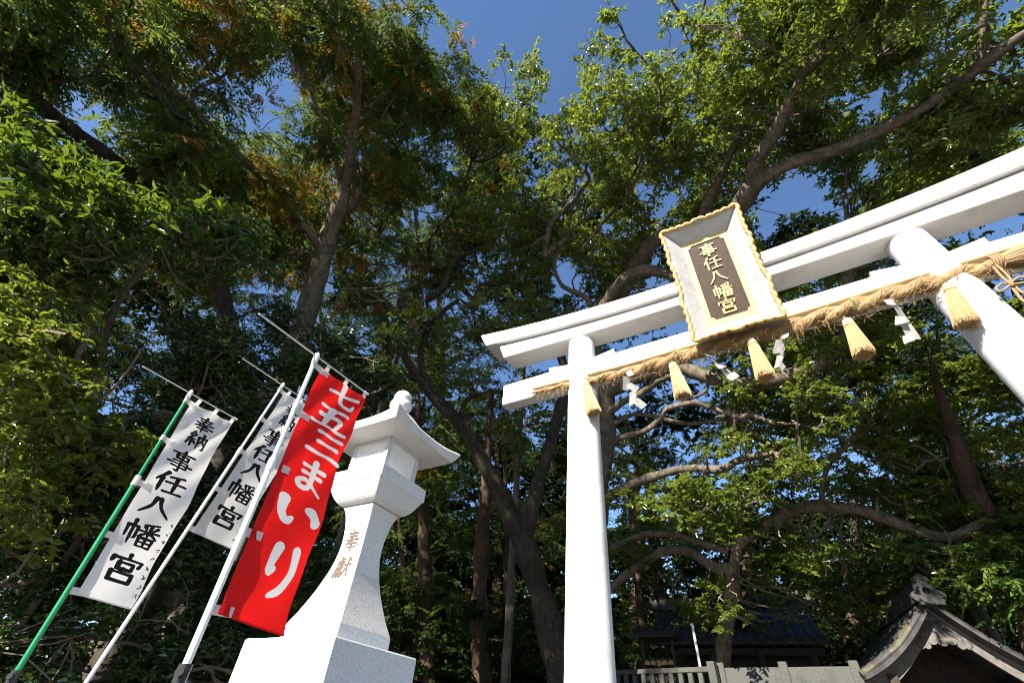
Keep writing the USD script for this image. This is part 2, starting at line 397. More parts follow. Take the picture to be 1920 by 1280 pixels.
# ------------------------------------------------------------------ the ground
def ground_height(x, y):
    """forecourt at 0, rising to the shrine terrace beyond the gate."""
    s = 0.5 * x + 0.87 * y
    t = np.clip((s - 8.5) / 3.0, 0, 1)
    h = np.clip((s - 24.0) / 34.0, 0, 1)
    return 1.9 * t * t * (3 - 2 * t) + 13.0 * h * h * (3 - 2 * h)


gx = np.concatenate([np.linspace(-900, -42, 8), np.linspace(-40, 40, 81), np.linspace(42, 900, 8)])
gy = np.concatenate([np.linspace(-900, -42, 8), np.linspace(-40, 90, 131), np.linspace(92, 900, 8)])
GX, GY = np.meshgrid(gx, gy)
GZ = ground_height(GX, GY)
idx = np.arange(GX.size).reshape(GX.shape)
quads = np.stack([idx[:-1, :-1], idx[:-1, 1:], idx[1:, 1:], idx[1:, :-1]], -1).reshape(-1, 4)
gp = np.stack([GX, GY, GZ], -1).reshape(-1, 3)
qc = gp[quads].mean(1)
near = (0.5 * qc[:, 0] + 0.87 * qc[:, 1] < 8.2) & (qc[:, 0] > -3.3) & (np.abs(qc[:, 1]) < 40) & (qc[:, 0] < 40)
solo('forecourt', (gp, quads[near]), M['gravel'], kind='structure')
solo('forest_floor', (gp, quads[~near]), M['forest_floor'], kind='structure')

# ------------------------------------------------------------------ stone gate
X = np.array([0.84263, -0.53849, 0.0])
D = np.array([0.53849, 0.84263, 0.0])
Z = np.array([0, 0, 1.0])
O = np.array([1.04414, 4.89352, E])


def tp(u, d, z):
    return O + np.outer(np.atleast_1d(u), X) + np.outer(np.broadcast_to(d, np.shape(np.atleast_1d(u))), D) + np.outer(np.broadcast_to(z, np.shape(np.atleast_1d(u))), Z)


gate = thing('torii_gate', 'white granite shrine gate with two round pillars and curved double lintel', 'gate')
U_MID = 2.0


def beam(u0, u1, zb, zt, db, dt, shear=0.0, n=40, ch=0.009):
    rings = []
    for u in np.linspace(u0, u1, n):
        b, t = zb(u), zt(u)
        sec = [(-db, b + ch), (-dt, t - ch), (-dt + ch, t), (dt - ch, t), (dt, t - ch), (db, b + ch), (db - ch, b), (-db + ch, b)]
        k = (u - 0.5 * (u0 + u1)) / (0.5 * (u1 - u0))
        rings.append(np.vstack([tp(u + k * shear * (z - b) / (t - b), d, z) for d, z in sec]))
    return loft(rings)


off = lambda u: u - U_MID
kas_b = lambda u: 4.733 + 0.0184 * off(u) ** 2
kas_t = lambda u: 4.912 + 0.0242 * off(u) ** 2
shi_b = lambda u: 4.558 + 0.0072 * off(u) ** 2
part(gate, 'top_lintel', beam(-1.602, 5.602, kas_b, kas_t, 0.2386, 0.268, 0.11), M['gate_stone'], 30)
part(gate, 'second_lintel', beam(-1.262, 5.262, shi_b, lambda u: kas_b(u) - 0.003, 0.171, 0.171, 0.105), M['gate_stone'], 30)
part(gate, 'tie_beam', beam(-1.262, 5.262, lambda u: 3.772, lambda u: 4.132, 0.09, 0.09, 0.0, 2), M['gate_stone'])
for s in (0, 1):
    sg = 1 - 2 * s
    rings = []
    a = np.linspace(0, 2 * np.pi, 64, endpoint=False)
    for z in np.linspace(-E + 0.18, 4.55, 24):
        uc = 4.0 * s + sg * 0.02887 * (z - 4.512)
        r = 0.1911 + 0.01043 * (4.512 - z)
        rings.append(np.vstack([tp(uc + r * math.cos(t), r * math.sin(t), z) for t in a]))
    part(gate, 'pillar', loft(rings), M['gate_stone'], 40)
    uc = 4.0 * s - sg * 0.02887 * 5.7
    part(gate, 'pillar_foot', lathe([(0.36, 0), (0.37, 0.05), (0.36, 0.13), (0.31, 0.175), (0.2, 0.18)], 48, tp(uc, 0, -E)[0]), M['gate_stone'], 40)
    for side in (-1, 1):
        u_in, u_out = 4.0 * s + side * 0.16, 4.0 * s + side * 0.5
        lo, hi = min(u_in, u_out), max(u_in, u_out)
        slope = lambda u, a=u_in, b=u_out: 4.165 + 0.055 * (u - a) / (b - a)
        part(gate, 'wedge', beam(lo, hi, lambda u: 4.134, slope, 0.082, 0.082, 0.0, 3, 0.005), M['gate_stone'])

# ------------------------------------------------------------------ name plaque
al = 0.282
PN = -D * math.cos(al) - Z * math.sin(al)
PT = Z * math.cos(al) - D * math.sin(al)
PC = O + X * 2.023 + Z * 4.542 - D * 0.45
PW, PH, FD, FE, FH = 0.286, 0.649, 0.172, 0.194, 0.185
PM = np.stack([X, PT, PN], 1)


def pl(x, y, n):
    return PC + np.asarray(x)[..., None] * X + np.asarray(y)[..., None] * PT + np.asarray(n)[..., None] * PN


def plm(m):
    v = np.asarray(m.vertices)
    return trimesh.Trimesh(pl(v[:, 0], v[:, 1], v[:, 2]), m.faces, process=False)


plaque = thing('name_plaque', 'brown shrine name plaque with gold characters and scalloped gold rim', 'plaque')
bw, bh = PW - 0.062, PH - 0.075
brd = Polygon([(-bw, -bh), (bw, -bh), (bw, bh), (-bw, bh)])
for sx in (-1, 1):
    for sy in (-1, 1):
        brd = brd.difference(Point(sx * bw, sy * bh).buffer(0.045, 8))
m = trimesh.creation.extrude_polygon(brd, 0.02, engine='earcut'); m.apply_translation([0, 0, -0.03])
part(plaque, 'dark_board', plm(m), M['dark_board'])
fr = Polygon([(-PW, -PH), (PW, -PH), (PW, PH), (-PW, PH)]).difference(brd)
m = trimesh.creation.extrude_polygon(fr, 0.045, engine='earcut'); m.apply_translation([0, 0, -0.045])
part(plaque, 'inner_frame', plm(m), M['cream_paint'])
# the four flaring boards with a scalloped outer edge
inner = [np.array([-PW, -PH]), np.array([PW, -PH]), np.array([PW, PH]), np.array([-PW, PH])]
outer = [np.array([-PW - FE, -PH - FH]), np.array([PW + FE, -PH - FH]), np.array([PW + FE, PH + FH]), np.array([-PW - FE, PH + FH])]
for k in range(4):
    a0, a1, b0, b1 = inner[k], inner[(k + 1) % 4], outer[k], outer[(k + 1) % 4]
    vert = k in (1, 3)
    n = 15 if vert else 10
    ts = np.linspace(0, 1, n * 6 + 1)
    rim = []
    edge_dir = (b1 - b0) / np.linalg.norm(b1 - b0)
    outw = np.array([edge_dir[1], -edge_dir[0]])
    for t in ts:
        ph = t * n
        big = 0.028 * np.exp(-((t - 0.5) / 0.05) ** 2) if not vert else 0.02 * (np.exp(-((t - 0.3) / 0.05) ** 2) + np.exp(-((t - 0.68) / 0.05) ** 2))
        wav = 0.013 * abs(math.sin(math.pi * ph)) - 0.03 * math.sin(math.pi * t) ** 0.5 + big
        p = b0 + (b1 - b0) * t + outw * wav
        rim.append(p)
    rim = np.array(rim)
    base = np.array([a0 + (a1 - a0) * t for t in ts])
    N = len(ts); f = []
    midw = base + (np.array([b0 + (b1 - b0) * t for t in ts]) - base) * 0.72
    midw = midw + outw * (-0.02 * np.sin(np.pi * ts) ** 0.5)[:, None]
    rows = [np.c_[base, np.zeros(N)], np.c_[midw, np.full(N, FD * 0.72)], np.c_[rim, np.full(N, FD)]]
    th = np.array([0, 0, -0.028])
    rows = rows + [r + th for r in rows[::-1]]
    V = np.vstack(rows)
    for r in range(5):
        for i in range(N - 1):
            f += [[r * N + i, r * N + i + 1, (r + 1) * N + i + 1], [r * N + i, (r + 1) * N + i + 1, (r + 1) * N + i]]
    part(plaque, 'flared_board', plm(trimesh.Trimesh(V, f, process=False)), M['worn_white'])
    path = np.c_[rim + outw * 0.004, np.full(N, FD - 0.008)]
    bead = 0.018 + 0.01 * np.abs(np.sin(np.pi * ts * n))
    part(plaque, 'gold_rim', plm(tube(path, bead, 8)), M['gold'], 50)
part(plaque, 'back_board', plm(box((0, 0, -0.075), (2 * PW, 2 * PH, 0.05))), M['dark_wood'])
part(plaque, 'hanging_bracket', box(PC + PT * 0.5 - PN * 0.16, (0.3, 0.06, 0.16), PM), M['dark_wood'])
part(plaque, 'hanging_bracket', box(PC - PT * 0.55 - PN * 0.13, (0.3, 0.06, 0.1), PM), M['dark_wood'])
for i, ch in enumerate('事任八幡宮'):
    g = glyph_solid(glyph(ch, 5.2, i), 1.0)
    s = 0.00215
    v = np.asarray(g.vertices)
    yy = 0.43 - i * 0.215
    g = trimesh.Trimesh(pl((v[:, 0] - 50) * s, (v[:, 1] + 50) * s * 0.9 + yy, v[:, 2] * 0.014 - 0.01), g.faces, process=False)
    part(plaque, 'character', g, M['gold_text'])

# ------------------------------------------------------------------ stone lantern
LS = 0.9
LC = np.array([-1.1555, 4.1364, 0]) * LS
LY = 1.0347
LX1 = np.array([math.cos(LY), math.sin(LY), 0]); LX2 = np.array([-math.sin(LY), math.cos(LY), 0])


def lp(p):
    p = np.asarray(p, float) * LS
    return LC + np.outer(p[:, 0], LX1) + np.outer(p[:, 1], LX2) + np.outer(p[:, 2] + E, Z)


def lmesh(m):
    return trimesh.Trimesh(lp(m.vertices), m.faces, process=False)


def sq_ring(w, z, n=1, ch=0.006, zf=None, wf=None):
    """square ring with chamfered corners; zf, wf bend height and width along each side."""
    pts = []
    for k in range(4):
        a = k * math.pi / 2
        c, s = math.cos(a), math.sin(a)
        for t in np.linspace(-1 + ch / w, 1 - ch / w, n + 1):
            ww = w + (wf(t) if wf else 0)
            x, y = ww * t, -ww
            pts.append((x * c - y * s, x * s + y * c, z + (zf(t) if zf else 0)))
    return np.array(pts)


lantern = thing('stone_lantern', 'tall pale granite lantern with curved post and upturned square roof', 'stone lantern')
gnd = -E / LS
part(lantern, 'lower_base', lmesh(loft([sq_ring(0.62, gnd), sq_ring(0.62, -0.55), sq_ring(0.6, -0.53)])), M['lantern_stone'])
part(lantern, 'base_block', lmesh(loft([sq_ring(0.44, -0.53), sq_ring(0.45, -0.5, 1, 0.008), sq_ring(0.45, 0.488, 1, 0.008), sq_ring(0.442, 0.4985, 1, 0.008), sq_ring(0.3, 0.5085, 1, 0.008)])), M['lantern_stone'])
zs_, ws_ = [0.51, 0.60, 0.62, 0.70, 0.785, 0.86, 0.933, 1.0, 1.071, 1.15, 1.225, 1.30, 1.356, 1.42, 1.455, 1.50, 1.535], [0.286, 0.286, 0.279, 0.244, 0.213, 0.188, 0.168, 0.151, 0.1375, 0.128, 0.1245, 0.127, 0.132, 0.141, 0.148, 0.16, 0.178]
post_w = lambda z: float(np.interp(z, zs_, ws_))
part(lantern, 'post', lmesh(loft([sq_ring(post_w(z), z) for z in np.concatenate([[0.51, 0.6], np.linspace(0.61, 1.535, 40)])])), M['lantern_stone'], 25)
part(lantern, 'joint', lmesh(loft([sq_ring(0.165, 1.533), sq_ring(0.165, 1.545)])), M['engraving'])
cw = [(0.18, 1.543), (0.205, 1.552), (0.232, 1.572), (0.256, 1.602), (0.276, 1.64), (0.293, 1.675), (0.309, 1.702), (0.322, 1.716), (0.3225, 1.826), (0.316, 1.832)]
part(lantern, 'middle_platform', lmesh(loft([sq_ring(w, z) for w, z in cw])), M['lantern_stone'], 25)
part(lantern, 'light_chamber', lmesh(loft([sq_ring(0.213, 1.83), sq_ring(0.213, 2.16)])), M['lantern_stone'])
for k in range(4):
    a = k * math.pi / 2
    R_ = np.array([[math.cos(a), -math.sin(a), 0], [math.sin(a), math.cos(a), 0], [0, 0, 1]])
    strips = [box((0, -0.2205, 1.85), (0.455, 0.014, 0.036)), box((0, -0.2205, 2.145), (0.455, 0.014, 0.045)), box((-0.206, -0.2205, 1.996), (0.043, 0.0145, 0.26)), box((0.206, -0.2205, 1.996), (0.043, 0.0145, 0.26))]
    fr_ = cat_(strips)
    part(lantern, 'window_frame', lmesh(trimesh.Trimesh(np.asarray(fr_.vertices) @ R_.T, fr_.faces, process=False)), M['lantern_stone'])
    pn = box((0, -0.2155, 1.995), (0.368, 0.004, 0.255))
    part(lantern, 'window_panel', lmesh(trimesh.Trimesh(np.asarray(pn.vertices) @ R_.T, pn.faces, process=False)), M['lantern_panel'])
q2 = lambda t: abs(t) ** 2.6
roof = [sq_ring(0.21, 2.163, 16), sq_ring(0.466, 2.168, 16, 0.003, lambda t: 0.012 * q2(t)), sq_ring(0.476, 2.19, 16, 0.003, lambda t: 0.022 * q2(t), lambda t: 0.012 * q2(t)),
        sq_ring(0.486, 2.226, 16, 0.003, lambda t: 0.052 * q2(t), lambda t: 0.038 * q2(t))]
for t_ in np.linspace(0.04, 1, 14):
    w = 0.486 - 0.376 * t_
    z = 2.226 + 0.016 * (t_ > 0) + 0.36 * (0.45 * t_ + 0.55 * t_ ** 2.2)
    fade = (1 - t_) ** 3
    roof.append(sq_ring(w, z, 16, 0.003, lambda t, f=fade: 0.05 * q2(t) * f, lambda t, f=fade: 0.036 * q2(t) * f))
part(lantern, 'roof', lmesh(loft(roof)), M['lantern_stone'], 28)
part(lantern, 'finial', lmesh(lathe([(0.07, 2.57), (0.085, 2.6), (0.075, 2.625), (0.1, 2.65), (0.118, 2.69), (0.118, 2.725), (0.102, 2.757), (0.08, 2.768), (0.092, 2.79), (0.096, 2.82), (0.085, 2.855), (0.055, 2.885), (0.02, 2.908), (0.004, 2.918)], 40)), M['lantern_stone'], 60)
for i, ch in enumerate('奉獻'):
    v, f = glyph_flat(glyph(ch, 4.3, i), 7.0)
    s = 0.00165
    zc = 1.25 - i * 0.22
    y = -(v[:, 0] - 50) * s; z = (v[:, 1] + 50) * s * 1.08 + zc
    P = np.stack([[-post_w(b) - 0.0065 for b in z], y, z], 1)
    part(lantern, 'engraved_character', lmesh(trimesh.Trimesh(P, f, process=False)), M['engraving'])

# ------------------------------------------------------------------ banners
def unproject_depth(px, P):
    """the point on the pixel's ray at P's distance along the view."""
    r = ray(*px)
    return EYE + r * (((P - EYE) @ FW) / (r @ FW))


def banner(label, k, rect, corners, pole_px, bar_left_px, cloth_m, pole_m, text_m, text, rod_r, seed, hem=None, clamp_px=None):
    rect = np.array(rect) * k + [0, 0, E]
    C = np.array([unproject_depth(c, p) for c, p in zip(corners, rect)])      # TL TR BR BL
    U = rect[1] - rect[0]; U /= np.linalg.norm(U)
    nrm = np.cross(U, Z); nrm /= np.linalg.norm(nrm)
    if nrm @ (EYE - C[0]) < 0:
        nrm = -nrm
    L = np.linalg.norm(C[3] - C[0]); Wd = np.linalg.norm(C[1] - C[0])

    def surf(u, v, lift=0.0):
        u, v = np.asarray(u, float), np.asarray(v, float)
        a = C[0] * ((1 - u) * (1 - v))[..., None] + C[1] * (u * (1 - v))[..., None] + C[2] * (u * v)[..., None] + C[3] * ((1 - u) * v)[..., None]
        x, y = u * Wd, v * L
        amp = np.sqrt(np.clip(u, 0, 1)) * 0.7 + 0.3
        d = 0.6 * amp * (0.012 * np.sin(9 * y + 11 * x + seed) + 0.008 * np.sin(21 * y - 17 * x + 2 * seed) + 0.02 * np.sin(3.1 * y + 2 + seed) * u)
        d = d + 0.006 * np.sin(34 * (x * 0.9 + y * 0.5) + seed) * np.exp(-((v - 0.15) / 0.3) ** 2)
        sag = 0.012 * (np.abs(np.sin(np.pi * 2 * u)) - 0.3) * np.exp(-v / 0.03)      # scallops between the top tabs
        edge = 0.008 * np.sin(8 * y + seed) * u
        return a + nrm * (d + lift)[..., None] - Z * (sag)[..., None] + U * edge[..., None]

    b = thing('banner', label, 'banner', 'tall cloth banners on poles beside the lantern')
    inlay = cloth_m is M['red_cloth']
    nu, nv = 24, 90
    uu, vv = np.meshgrid(np.linspace(0, 1, nu), np.linspace(0, 1, nv))
    P = surf(uu, vv).reshape(-1, 3)
    ii = np.arange(nu * nv).reshape(nv, nu)
    f = np.stack([ii[:-1, :-1], ii[:-1, 1:], ii[1:, 1:], ii[1:, :-1]], -1).reshape(-1, 4)
    shapes = [glyph(ch, w, seed * 7 + i) for i, (ch, uc, vc, su, sv, w) in enumerate(text)]
    if inlay:
        from shapely.affinity import affine_transform
        sheet = Polygon([(0, 0), (1, 0), (1, 1), (0, 1)])
        for g, (ch, uc, vc, su, sv, w) in zip(shapes, text):
            sheet = sheet.difference(affine_transform(g, [su / 100, 0, 0, -sv / 100, uc - su / 2, vc - sv / 2]))
        pieces = []
        for g in getattr(sheet, 'geoms', [sheet]):
            v, f = triangulate_polygon(g, engine='earcut')
            pieces.append(trimesh.remesh.subdivide_to_size(np.c_[v * [Wd, L], np.zeros(len(v))], f, 0.03))
        pc = cat_(pieces)
        v3, f = np.asarray(pc.vertices), np.asarray(pc.faces)
        P = surf(v3[:, 0] / Wd, v3[:, 1] / L)
    cl = part(b, 'cloth', (P, f), cloth_m, True)
    if hem:
        hp = surf(np.r_[np.linspace(0, 1, 40)], np.full(40, 0.996))
        part(cl, 'hem', tube(hp, 0.003, 5), cloth_m)
    for i, (ch, uc, vc, su, sv, w) in enumerate(text):
        v, f = glyph_flat(shapes[i], 9.0)
        gu = uc + (v[:, 0] - 50) / 100 * su
        gv = vc - (v[:, 1] + 50) / 100 * sv
        part(cl, 'character', (surf(gu, gv, 0.0 if inlay else 0.0018), f), text_m, True)
    if not inlay:
        rm = np.random.default_rng(int(seed * 10))
        for i in range(9):
            sh = unary_union([LineString(rm.uniform(10, 90, (2, 2))).buffer(8, 2) for _ in range(4)])
            v, f = glyph_flat(sh, 60.0)
            part(cl, 'signature_mark', (surf(0.93 + (v[:, 0] - 50) / 100 * 0.09, 0.63 + 0.04 * i + (v[:, 1] - 50) / 100 * 0.024, 0.0018), f), text_m, True)
    # pole in two lengths, set off from the cloth along the bar
    top, low = unproject_depth(pole_px[0], rect[0] - U * 0.05), unproject_depth(pole_px[1], rect[3] - U * 0.05)
    dirp = (low - top) / np.linalg.norm(low - top)
    t_mid = 0.55 * (low - top)
    foot = low + dirp * ((low[2] - ground_height(low[0], low[1]) * 0 + 0.0) / -dirp[2])
    mid = top + t_mid
    rp = rod_r * k / 0.83
    part(b, 'upper_pole', tube([top, mid], rp, 16), pole_m, 40)
    part(b, 'lower_pole', tube([mid - dirp * 0.06, foot], rp * 1.28, 16), pole_m, 40)
    part(b, 'pole_joint', tube([mid - dirp * 0.1, mid - dirp * 0.03], rp * 1.6, 16), pole_m if pole_m is not M['green_plastic'] else M['white_plastic'], 40)
    part(b, 'pole_cap', tube(np.array([top + dirp * 0.05, top + dirp * 0.0, top - dirp * 0.02, top - dirp * 0.032]), [rp * 1.45, rp * 1.45, rp * 1.2, rp * 0.4], 14), M['white_plastic'], 40)
    # cross bar: through the pole head, along the cloth's head
    barr = C[1] + U * 0.012 + Z * 0.032 + nrm * 0.004
    d_ = (barr - top); d_ /= np.linalg.norm(d_)
    best = min(np.linspace(0, 1.2, 241), key=lambda s: abs(project(top - d_ * s)[0] - bar_left_px))
    part(b, 'cross_bar', tube([top - d_ * best, barr], 0.0055, 8), M['grey_rod'], 40)
    part(b, 'bar_tip', tube([barr - d_ * 0.03, barr + d_ * 0.008], 0.009, 10), M['white_plastic'], 40)
    for uc in (0.1, 0.52, 0.95):
        a0 = surf(uc, 0.012, 0.003); top_b = top + d_ * ((a0 - top) @ d_)
        e = U * 0.017
        pts = [a0 - e, a0 + e, top_b + e + nrm * 0.006, top_b - e + nrm * 0.006, top_b + e - nrm * 0.006, top_b - e - nrm * 0.006]
        part(b, 'top_tab', (np.array(pts), np.array([[0, 1, 2], [0, 2, 3], [3, 2, 4], [3, 4, 5]])), M['white_cloth'] if cloth_m is not M['red_cloth'] else M['white_dye'])
    for vc in (0.02, 0.26, 0.5, 0.75, 0.985):
        a0 = surf(0.17, vc, 0.007)
        s0 = (a0 - top) @ dirp
        pp = top + dirp * s0
        e = dirp * 0.021
        w_ = rp * 1.25
        side = np.cross(dirp, U); side /= np.linalg.norm(side)
        side = -side if side @ nrm > 0 else side
        ring = []
        for ang in np.linspace(-0.5 * np.pi, 1.5 * np.pi, 13):
            ring.append(pp + w_ * (math.cos(ang) * -side + math.sin(ang) * -U) * 1.0)
        loop = [a0] + ring + [surf(0.17, vc, -0.004)]
        V = np.vstack([np.array(loop) - e, np.array(loop) + e]); n_ = len(loop)
        f = np.array([[i, i + 1, n_ + i + 1, n_ + i] for i in range(n_ - 1)])
        part(b, 'side_tab', (V, f), M['white_cloth'] if cloth_m is not M['red_cloth'] else M['white_dye'])
    if clamp_px:
        cpt = min(np.linspace(0, 3, 301), key=lambda s: abs(project(top + dirp * s)[1] - clamp_px))
        q = top + dirp * cpt
        part(b, 'clamp', tube([q - dirp * 0.02, q + dirp * 0.045], rp * 2.1, 14), M['black_plastic'], 40)
        kd = -U * 0.7 + nrm * 0.5
        part(b, 'clamp_knob', tube([q + dirp * 0.01 + kd * rp * 1.5, q + dirp * 0.01 + kd * rp * 4.2], [rp * 1.0, rp * 1.3], 10), M['black_plastic'], 40)
    return b, top, dirp, foot


KF = 0.83
red_rect = [(-1.542, 2.932, 2.26), (-1.31, 3.401, 2.264), (-1.29, 3.406, 0.465), (-1.521, 2.938, 0.46)]
wh1_rect = [(-3.252, 4.026, 2.493), (-3.048, 4.438, 2.506), (-3.033, 4.487, 0.707), (-3.237, 4.074, 0.694)]
wh2_rect = [(-2.848, 4.788, 3.225), (-2.60, 5.208, 3.19), (-2.80, 5.165, 1.395), (-3.047, 4.744, 1.436)]
RED_C = [(601, 688), (684, 743), (527, 1193), (407, 1150)]
WH1_C = [(360, 753), (437.5, 790), (242, 1142), (143, 1114)]
WH2_C = [(534.8, 735), (590, 768), (433, 1029), (360, 996)]


def quad_uv(px, C):
    """bilinear coordinates of a pixel in a quad TL TR BR BL."""
    from scipy.optimize import fsolve
    C = np.array(C, float)
    g = lambda a: C[0] * (1 - a[0]) * (1 - a[1]) + C[1] * a[0] * (1 - a[1]) + C[2] * a[0] * a[1] + C[3] * (1 - a[0]) * a[1] - np.array(px)
    return fsolve(g, [0.5, 0.5])


red_text = []
for ch, c, su, sv, w in (('七', (640, 752), 0.62, 0.125, 8.6), ('五', (612, 808), 0.72, 0.118, 8.4), ('三', (600, 871), 0.78, 0.125, 8.8), ('ま', (568, 935), 0.64, 0.13, 8.4), ('い', (540, 1003), 0.86, 0.12, 10.8), ('り', (513, 1097), 0.66, 0.175, 10)):
    u_, v_ = quad_uv(c, RED_C); red_text.append((ch, u_, v_, su, sv, w))
wt = []
for ch, c, su, sv, w in (('奉', (379, 804), 0.44, 0.088, 7.4), ('納', (360, 840), 0.47, 0.1, 6.4), ('事', (326, 886), 0.59, 0.11, 6.2), ('任', (303, 930), 0.65, 0.105, 7.6), ('八', (278, 974), 0.61, 0.104, 8.0), ('幡', (249, 1022), 0.67, 0.115, 5.7), ('宮', (222, 1078), 0.67, 0.114, 7.4)):
    u_, v_ = quad_uv(c, WH1_C); wt.append((ch, u_, v_, su, sv, w))
banner('red banner with white brush characters in front of the stone lantern', KF, red_rect, RED_C, [(594, 668), (383, 1165)], 485, M['red_cloth'], M['white_plastic'], M['white_dye'], red_text, 0.013, 1.0, True, 1256)
banner('white banner with black characters on the green pole', KF, wh1_rect, WH1_C, [(357, 737), (122, 1114)], 268, M['white_cloth'], M['green_plastic'], M['black_dye'], wt, 0.012, 2.3, True, 1262)
banner('white banner on a white pole half hidden behind the red banner', KF, wh2_rect, WH2_C, [(530, 722), (346, 1000)], 455, M['white_cloth'], M['white_plastic'], M['black_dye'], wt, 0.011, 4.1, True)

# ------------------------------------------------------------------ straw rope on its bamboo pole
RD = -0.14                                  # plane of the bamboo in front of the beam
bam_z = lambda u: float(np.interp(u, [-0.72, 0.7, 2.58, 4.15, 5.0], [3.868, 3.826, 3.862, 3.915, 3.94]))
bamboo = thing('bamboo_pole', 'slim pale bamboo pole tied along the front of the gate tie beam', 'bamboo pole')
us = np.linspace(-0.72, 4.9, 60)
part(bamboo, 'culm', tube(np.vstack([tp(u, RD, bam_z(u) - 0.0)[0] for u in us]), 0.03, 14), M['bamboo'], 40)
for u in np.arange(-0.5, 4.9, 0.42):
    part(bamboo, 'node_ring', tube(tp([u - 0.008, u, u + 0.008], RD, [bam_z(u)] * 3), [0.0302, 0.0335, 0.0302], 14), M['bamboo'], 40)

rope = thing('straw_rope', 'thick twisted straw rope hanging along the gate beam with a frayed tuft end', 'straw rope')
rope_r = lambda u: float(np.interp(u, [-0.75, -0.4, 0.1, 0.7, 1.4, 2.4, 3.3, 4.0, 4.45], [0.02, 0.032, 0.05, 0.073, 0.086, 0.093, 0.09, 0.084, 0.07]))
rope_c = lambda u: np.array([u, RD + 0.01 - 0.1 * rope_r(u), bam_z(u) - 0.055 - 1.0 * rope_r(u) - 0.012 * math.sin(3.1 * u)])


def rope_pt(u, ang, rr):
    c = rope_c(u)
    return tp(u, c[1] + rr * math.cos(ang), c[2] + rr * math.sin(ang))[0]


us = np.linspace(-0.75, 4.45, 340)
for strand in range(2):
    pth, rad = [], []
    for u in us:
        ph = 2 * math.pi * u / 0.62 + math.pi * strand
        r = rope_r(u)
        pth.append(rope_pt(u + 0.02 * math.sin(9 * u), -ph, 0.38 * r)); rad.append(0.6 * r)
    part(rope, 'strand', tube(np.array(pth), np.array(rad), 16, rough=0.3, seed=strand), M['straw_dark'], 60)
# straws on the strands, laid along the twist, with loose ends
rs = np.random.default_rng(21)


def straw_mesh(lines, w):
    """thin three-sided straws along (n,k,3) polylines"""
    P = np.asarray(lines, float); n, k = P.shape[:2]
    T = np.gradient(P, axis=1); T /= np.maximum(np.linalg.norm(T, axis=2), 1e-9)[..., None]
    A = np.cross(T, np.array([0.31, 0.77, 0.55])); A /= np.maximum(np.linalg.norm(A, axis=2), 1e-9)[..., None]
    B = np.cross(T, A)
    wd = np.linspace(w, w * 0.5, k)[None, :, None]
    V = np.stack([P + (A * math.cos(g) + B * math.sin(g)) * wd for g in (0, 2.094, 4.189)], 2)      # n,k,3,3
    base = (np.arange(n)[:, None, None] * k + np.arange(k - 1)[None, :, None]) * 3
    i = np.arange(3)[None, None, :]; j = (i + 1) % 3
    a, b, c, d = base + i, base + j, base + 3 + j, base + 3 + i
    F = np.concatenate([np.stack([a, b, c], -1).reshape(-1, 3), np.stack([a, c, d], -1).reshape(-1, 3)])
    return trimesh.Trimesh(V.reshape(-1, 3), F, process=False)


lines, loose = [], []
for _ in range(3300):
    u0 = rs.uniform(-0.72, 4.42)
    strand = rs.integers(2)
    a0 = rs.uniform(0, 2 * np.pi)
    ln = rs.uniform(0.08, 0.2)
    pts = []
    fly = rs.random() < 0.16; tw_ = 5.0 + rs.normal(0, 2.5)
    for t in np.linspace(0, 1, 5):
        u = u0 + ln * t
        ph = -(2 * math.pi * u / 0.62 + math.pi * strand)
        r = rope_r(u)
        c = rope_pt(u, ph, 0.4 * r)
        a = a0 - tw_ * (u - u0) + ph
        rr = 0.6 * r * (1.03 + 0.05 * rs.random())
        p = c + D * rr * math.cos(a) + Z * rr * math.sin(a)
        if fly:
            p = p + (D * math.cos(a) + Z * math.sin(a) - Z * 0.8) * t * t * 0.05 * rs.uniform(0.5, 1.6)
        pts.append(p)
    lines.append(pts)
for _ in range(420):                                     # whiskers that hang free
    u0 = rs.uniform(-0.7, 4.4)
    c = rope_pt(u0, -rs.uniform(-0.6, 3.4), rope_r(u0) * 0.95)
    d = X * rs.normal(0, 0.5) - D * rs.uniform(0, 0.8) - Z * rs.uniform(0.0, 1.0)
    d /= np.linalg.norm(d); ln = rs.uniform(0.04, 0.13)
    lines.append([c + d * ln * t - Z * 0.06 * t * t + X * 0.02 * math.sin(5 * t) for t in np.linspace(0, 1, 5)])
part(rope, 'loose_straws', straw_mesh(lines, 0.0034), M['straw'], kind='stuff')
c0 = rope_c(4.42)
tuft = []
for _ in range(520):
    a, q = rs.uniform(0, 2 * np.pi), math.sqrt(rs.random())
    ln = rs.uniform(0.5, 1.15)
    st = tp(4.36, c0[1] + 0.06 * q * math.cos(a), c0[2] + 0.06 * q * math.sin(a))[0]
    d = X + D * 0.24 * q * math.cos(a) + Z * (0.3 * q * math.sin(a) + 0.02)
    tuft.append([st + d * ln * t - Z * 0.1 * t * t * ln for t in np.linspace(0, 1, 5)])
part(rope, 'frayed_tuft', straw_mesh(tuft, 0.0036), M['straw'], kind='stuff')
for k in range(4):
    u = 4.33 + 0.022 * k
    c = rope_c(u)
    a = np.linspace(0, 2 * np.pi, 20)
    part(rope, 'binding', tube(np.array([tp(u + 0.01 * math.sin(t), c[1] + 0.086 * math.cos(t), c[2] + 0.086 * math.sin(t))[0] for t in a]), 0.011, 7), M['cord'], 60)
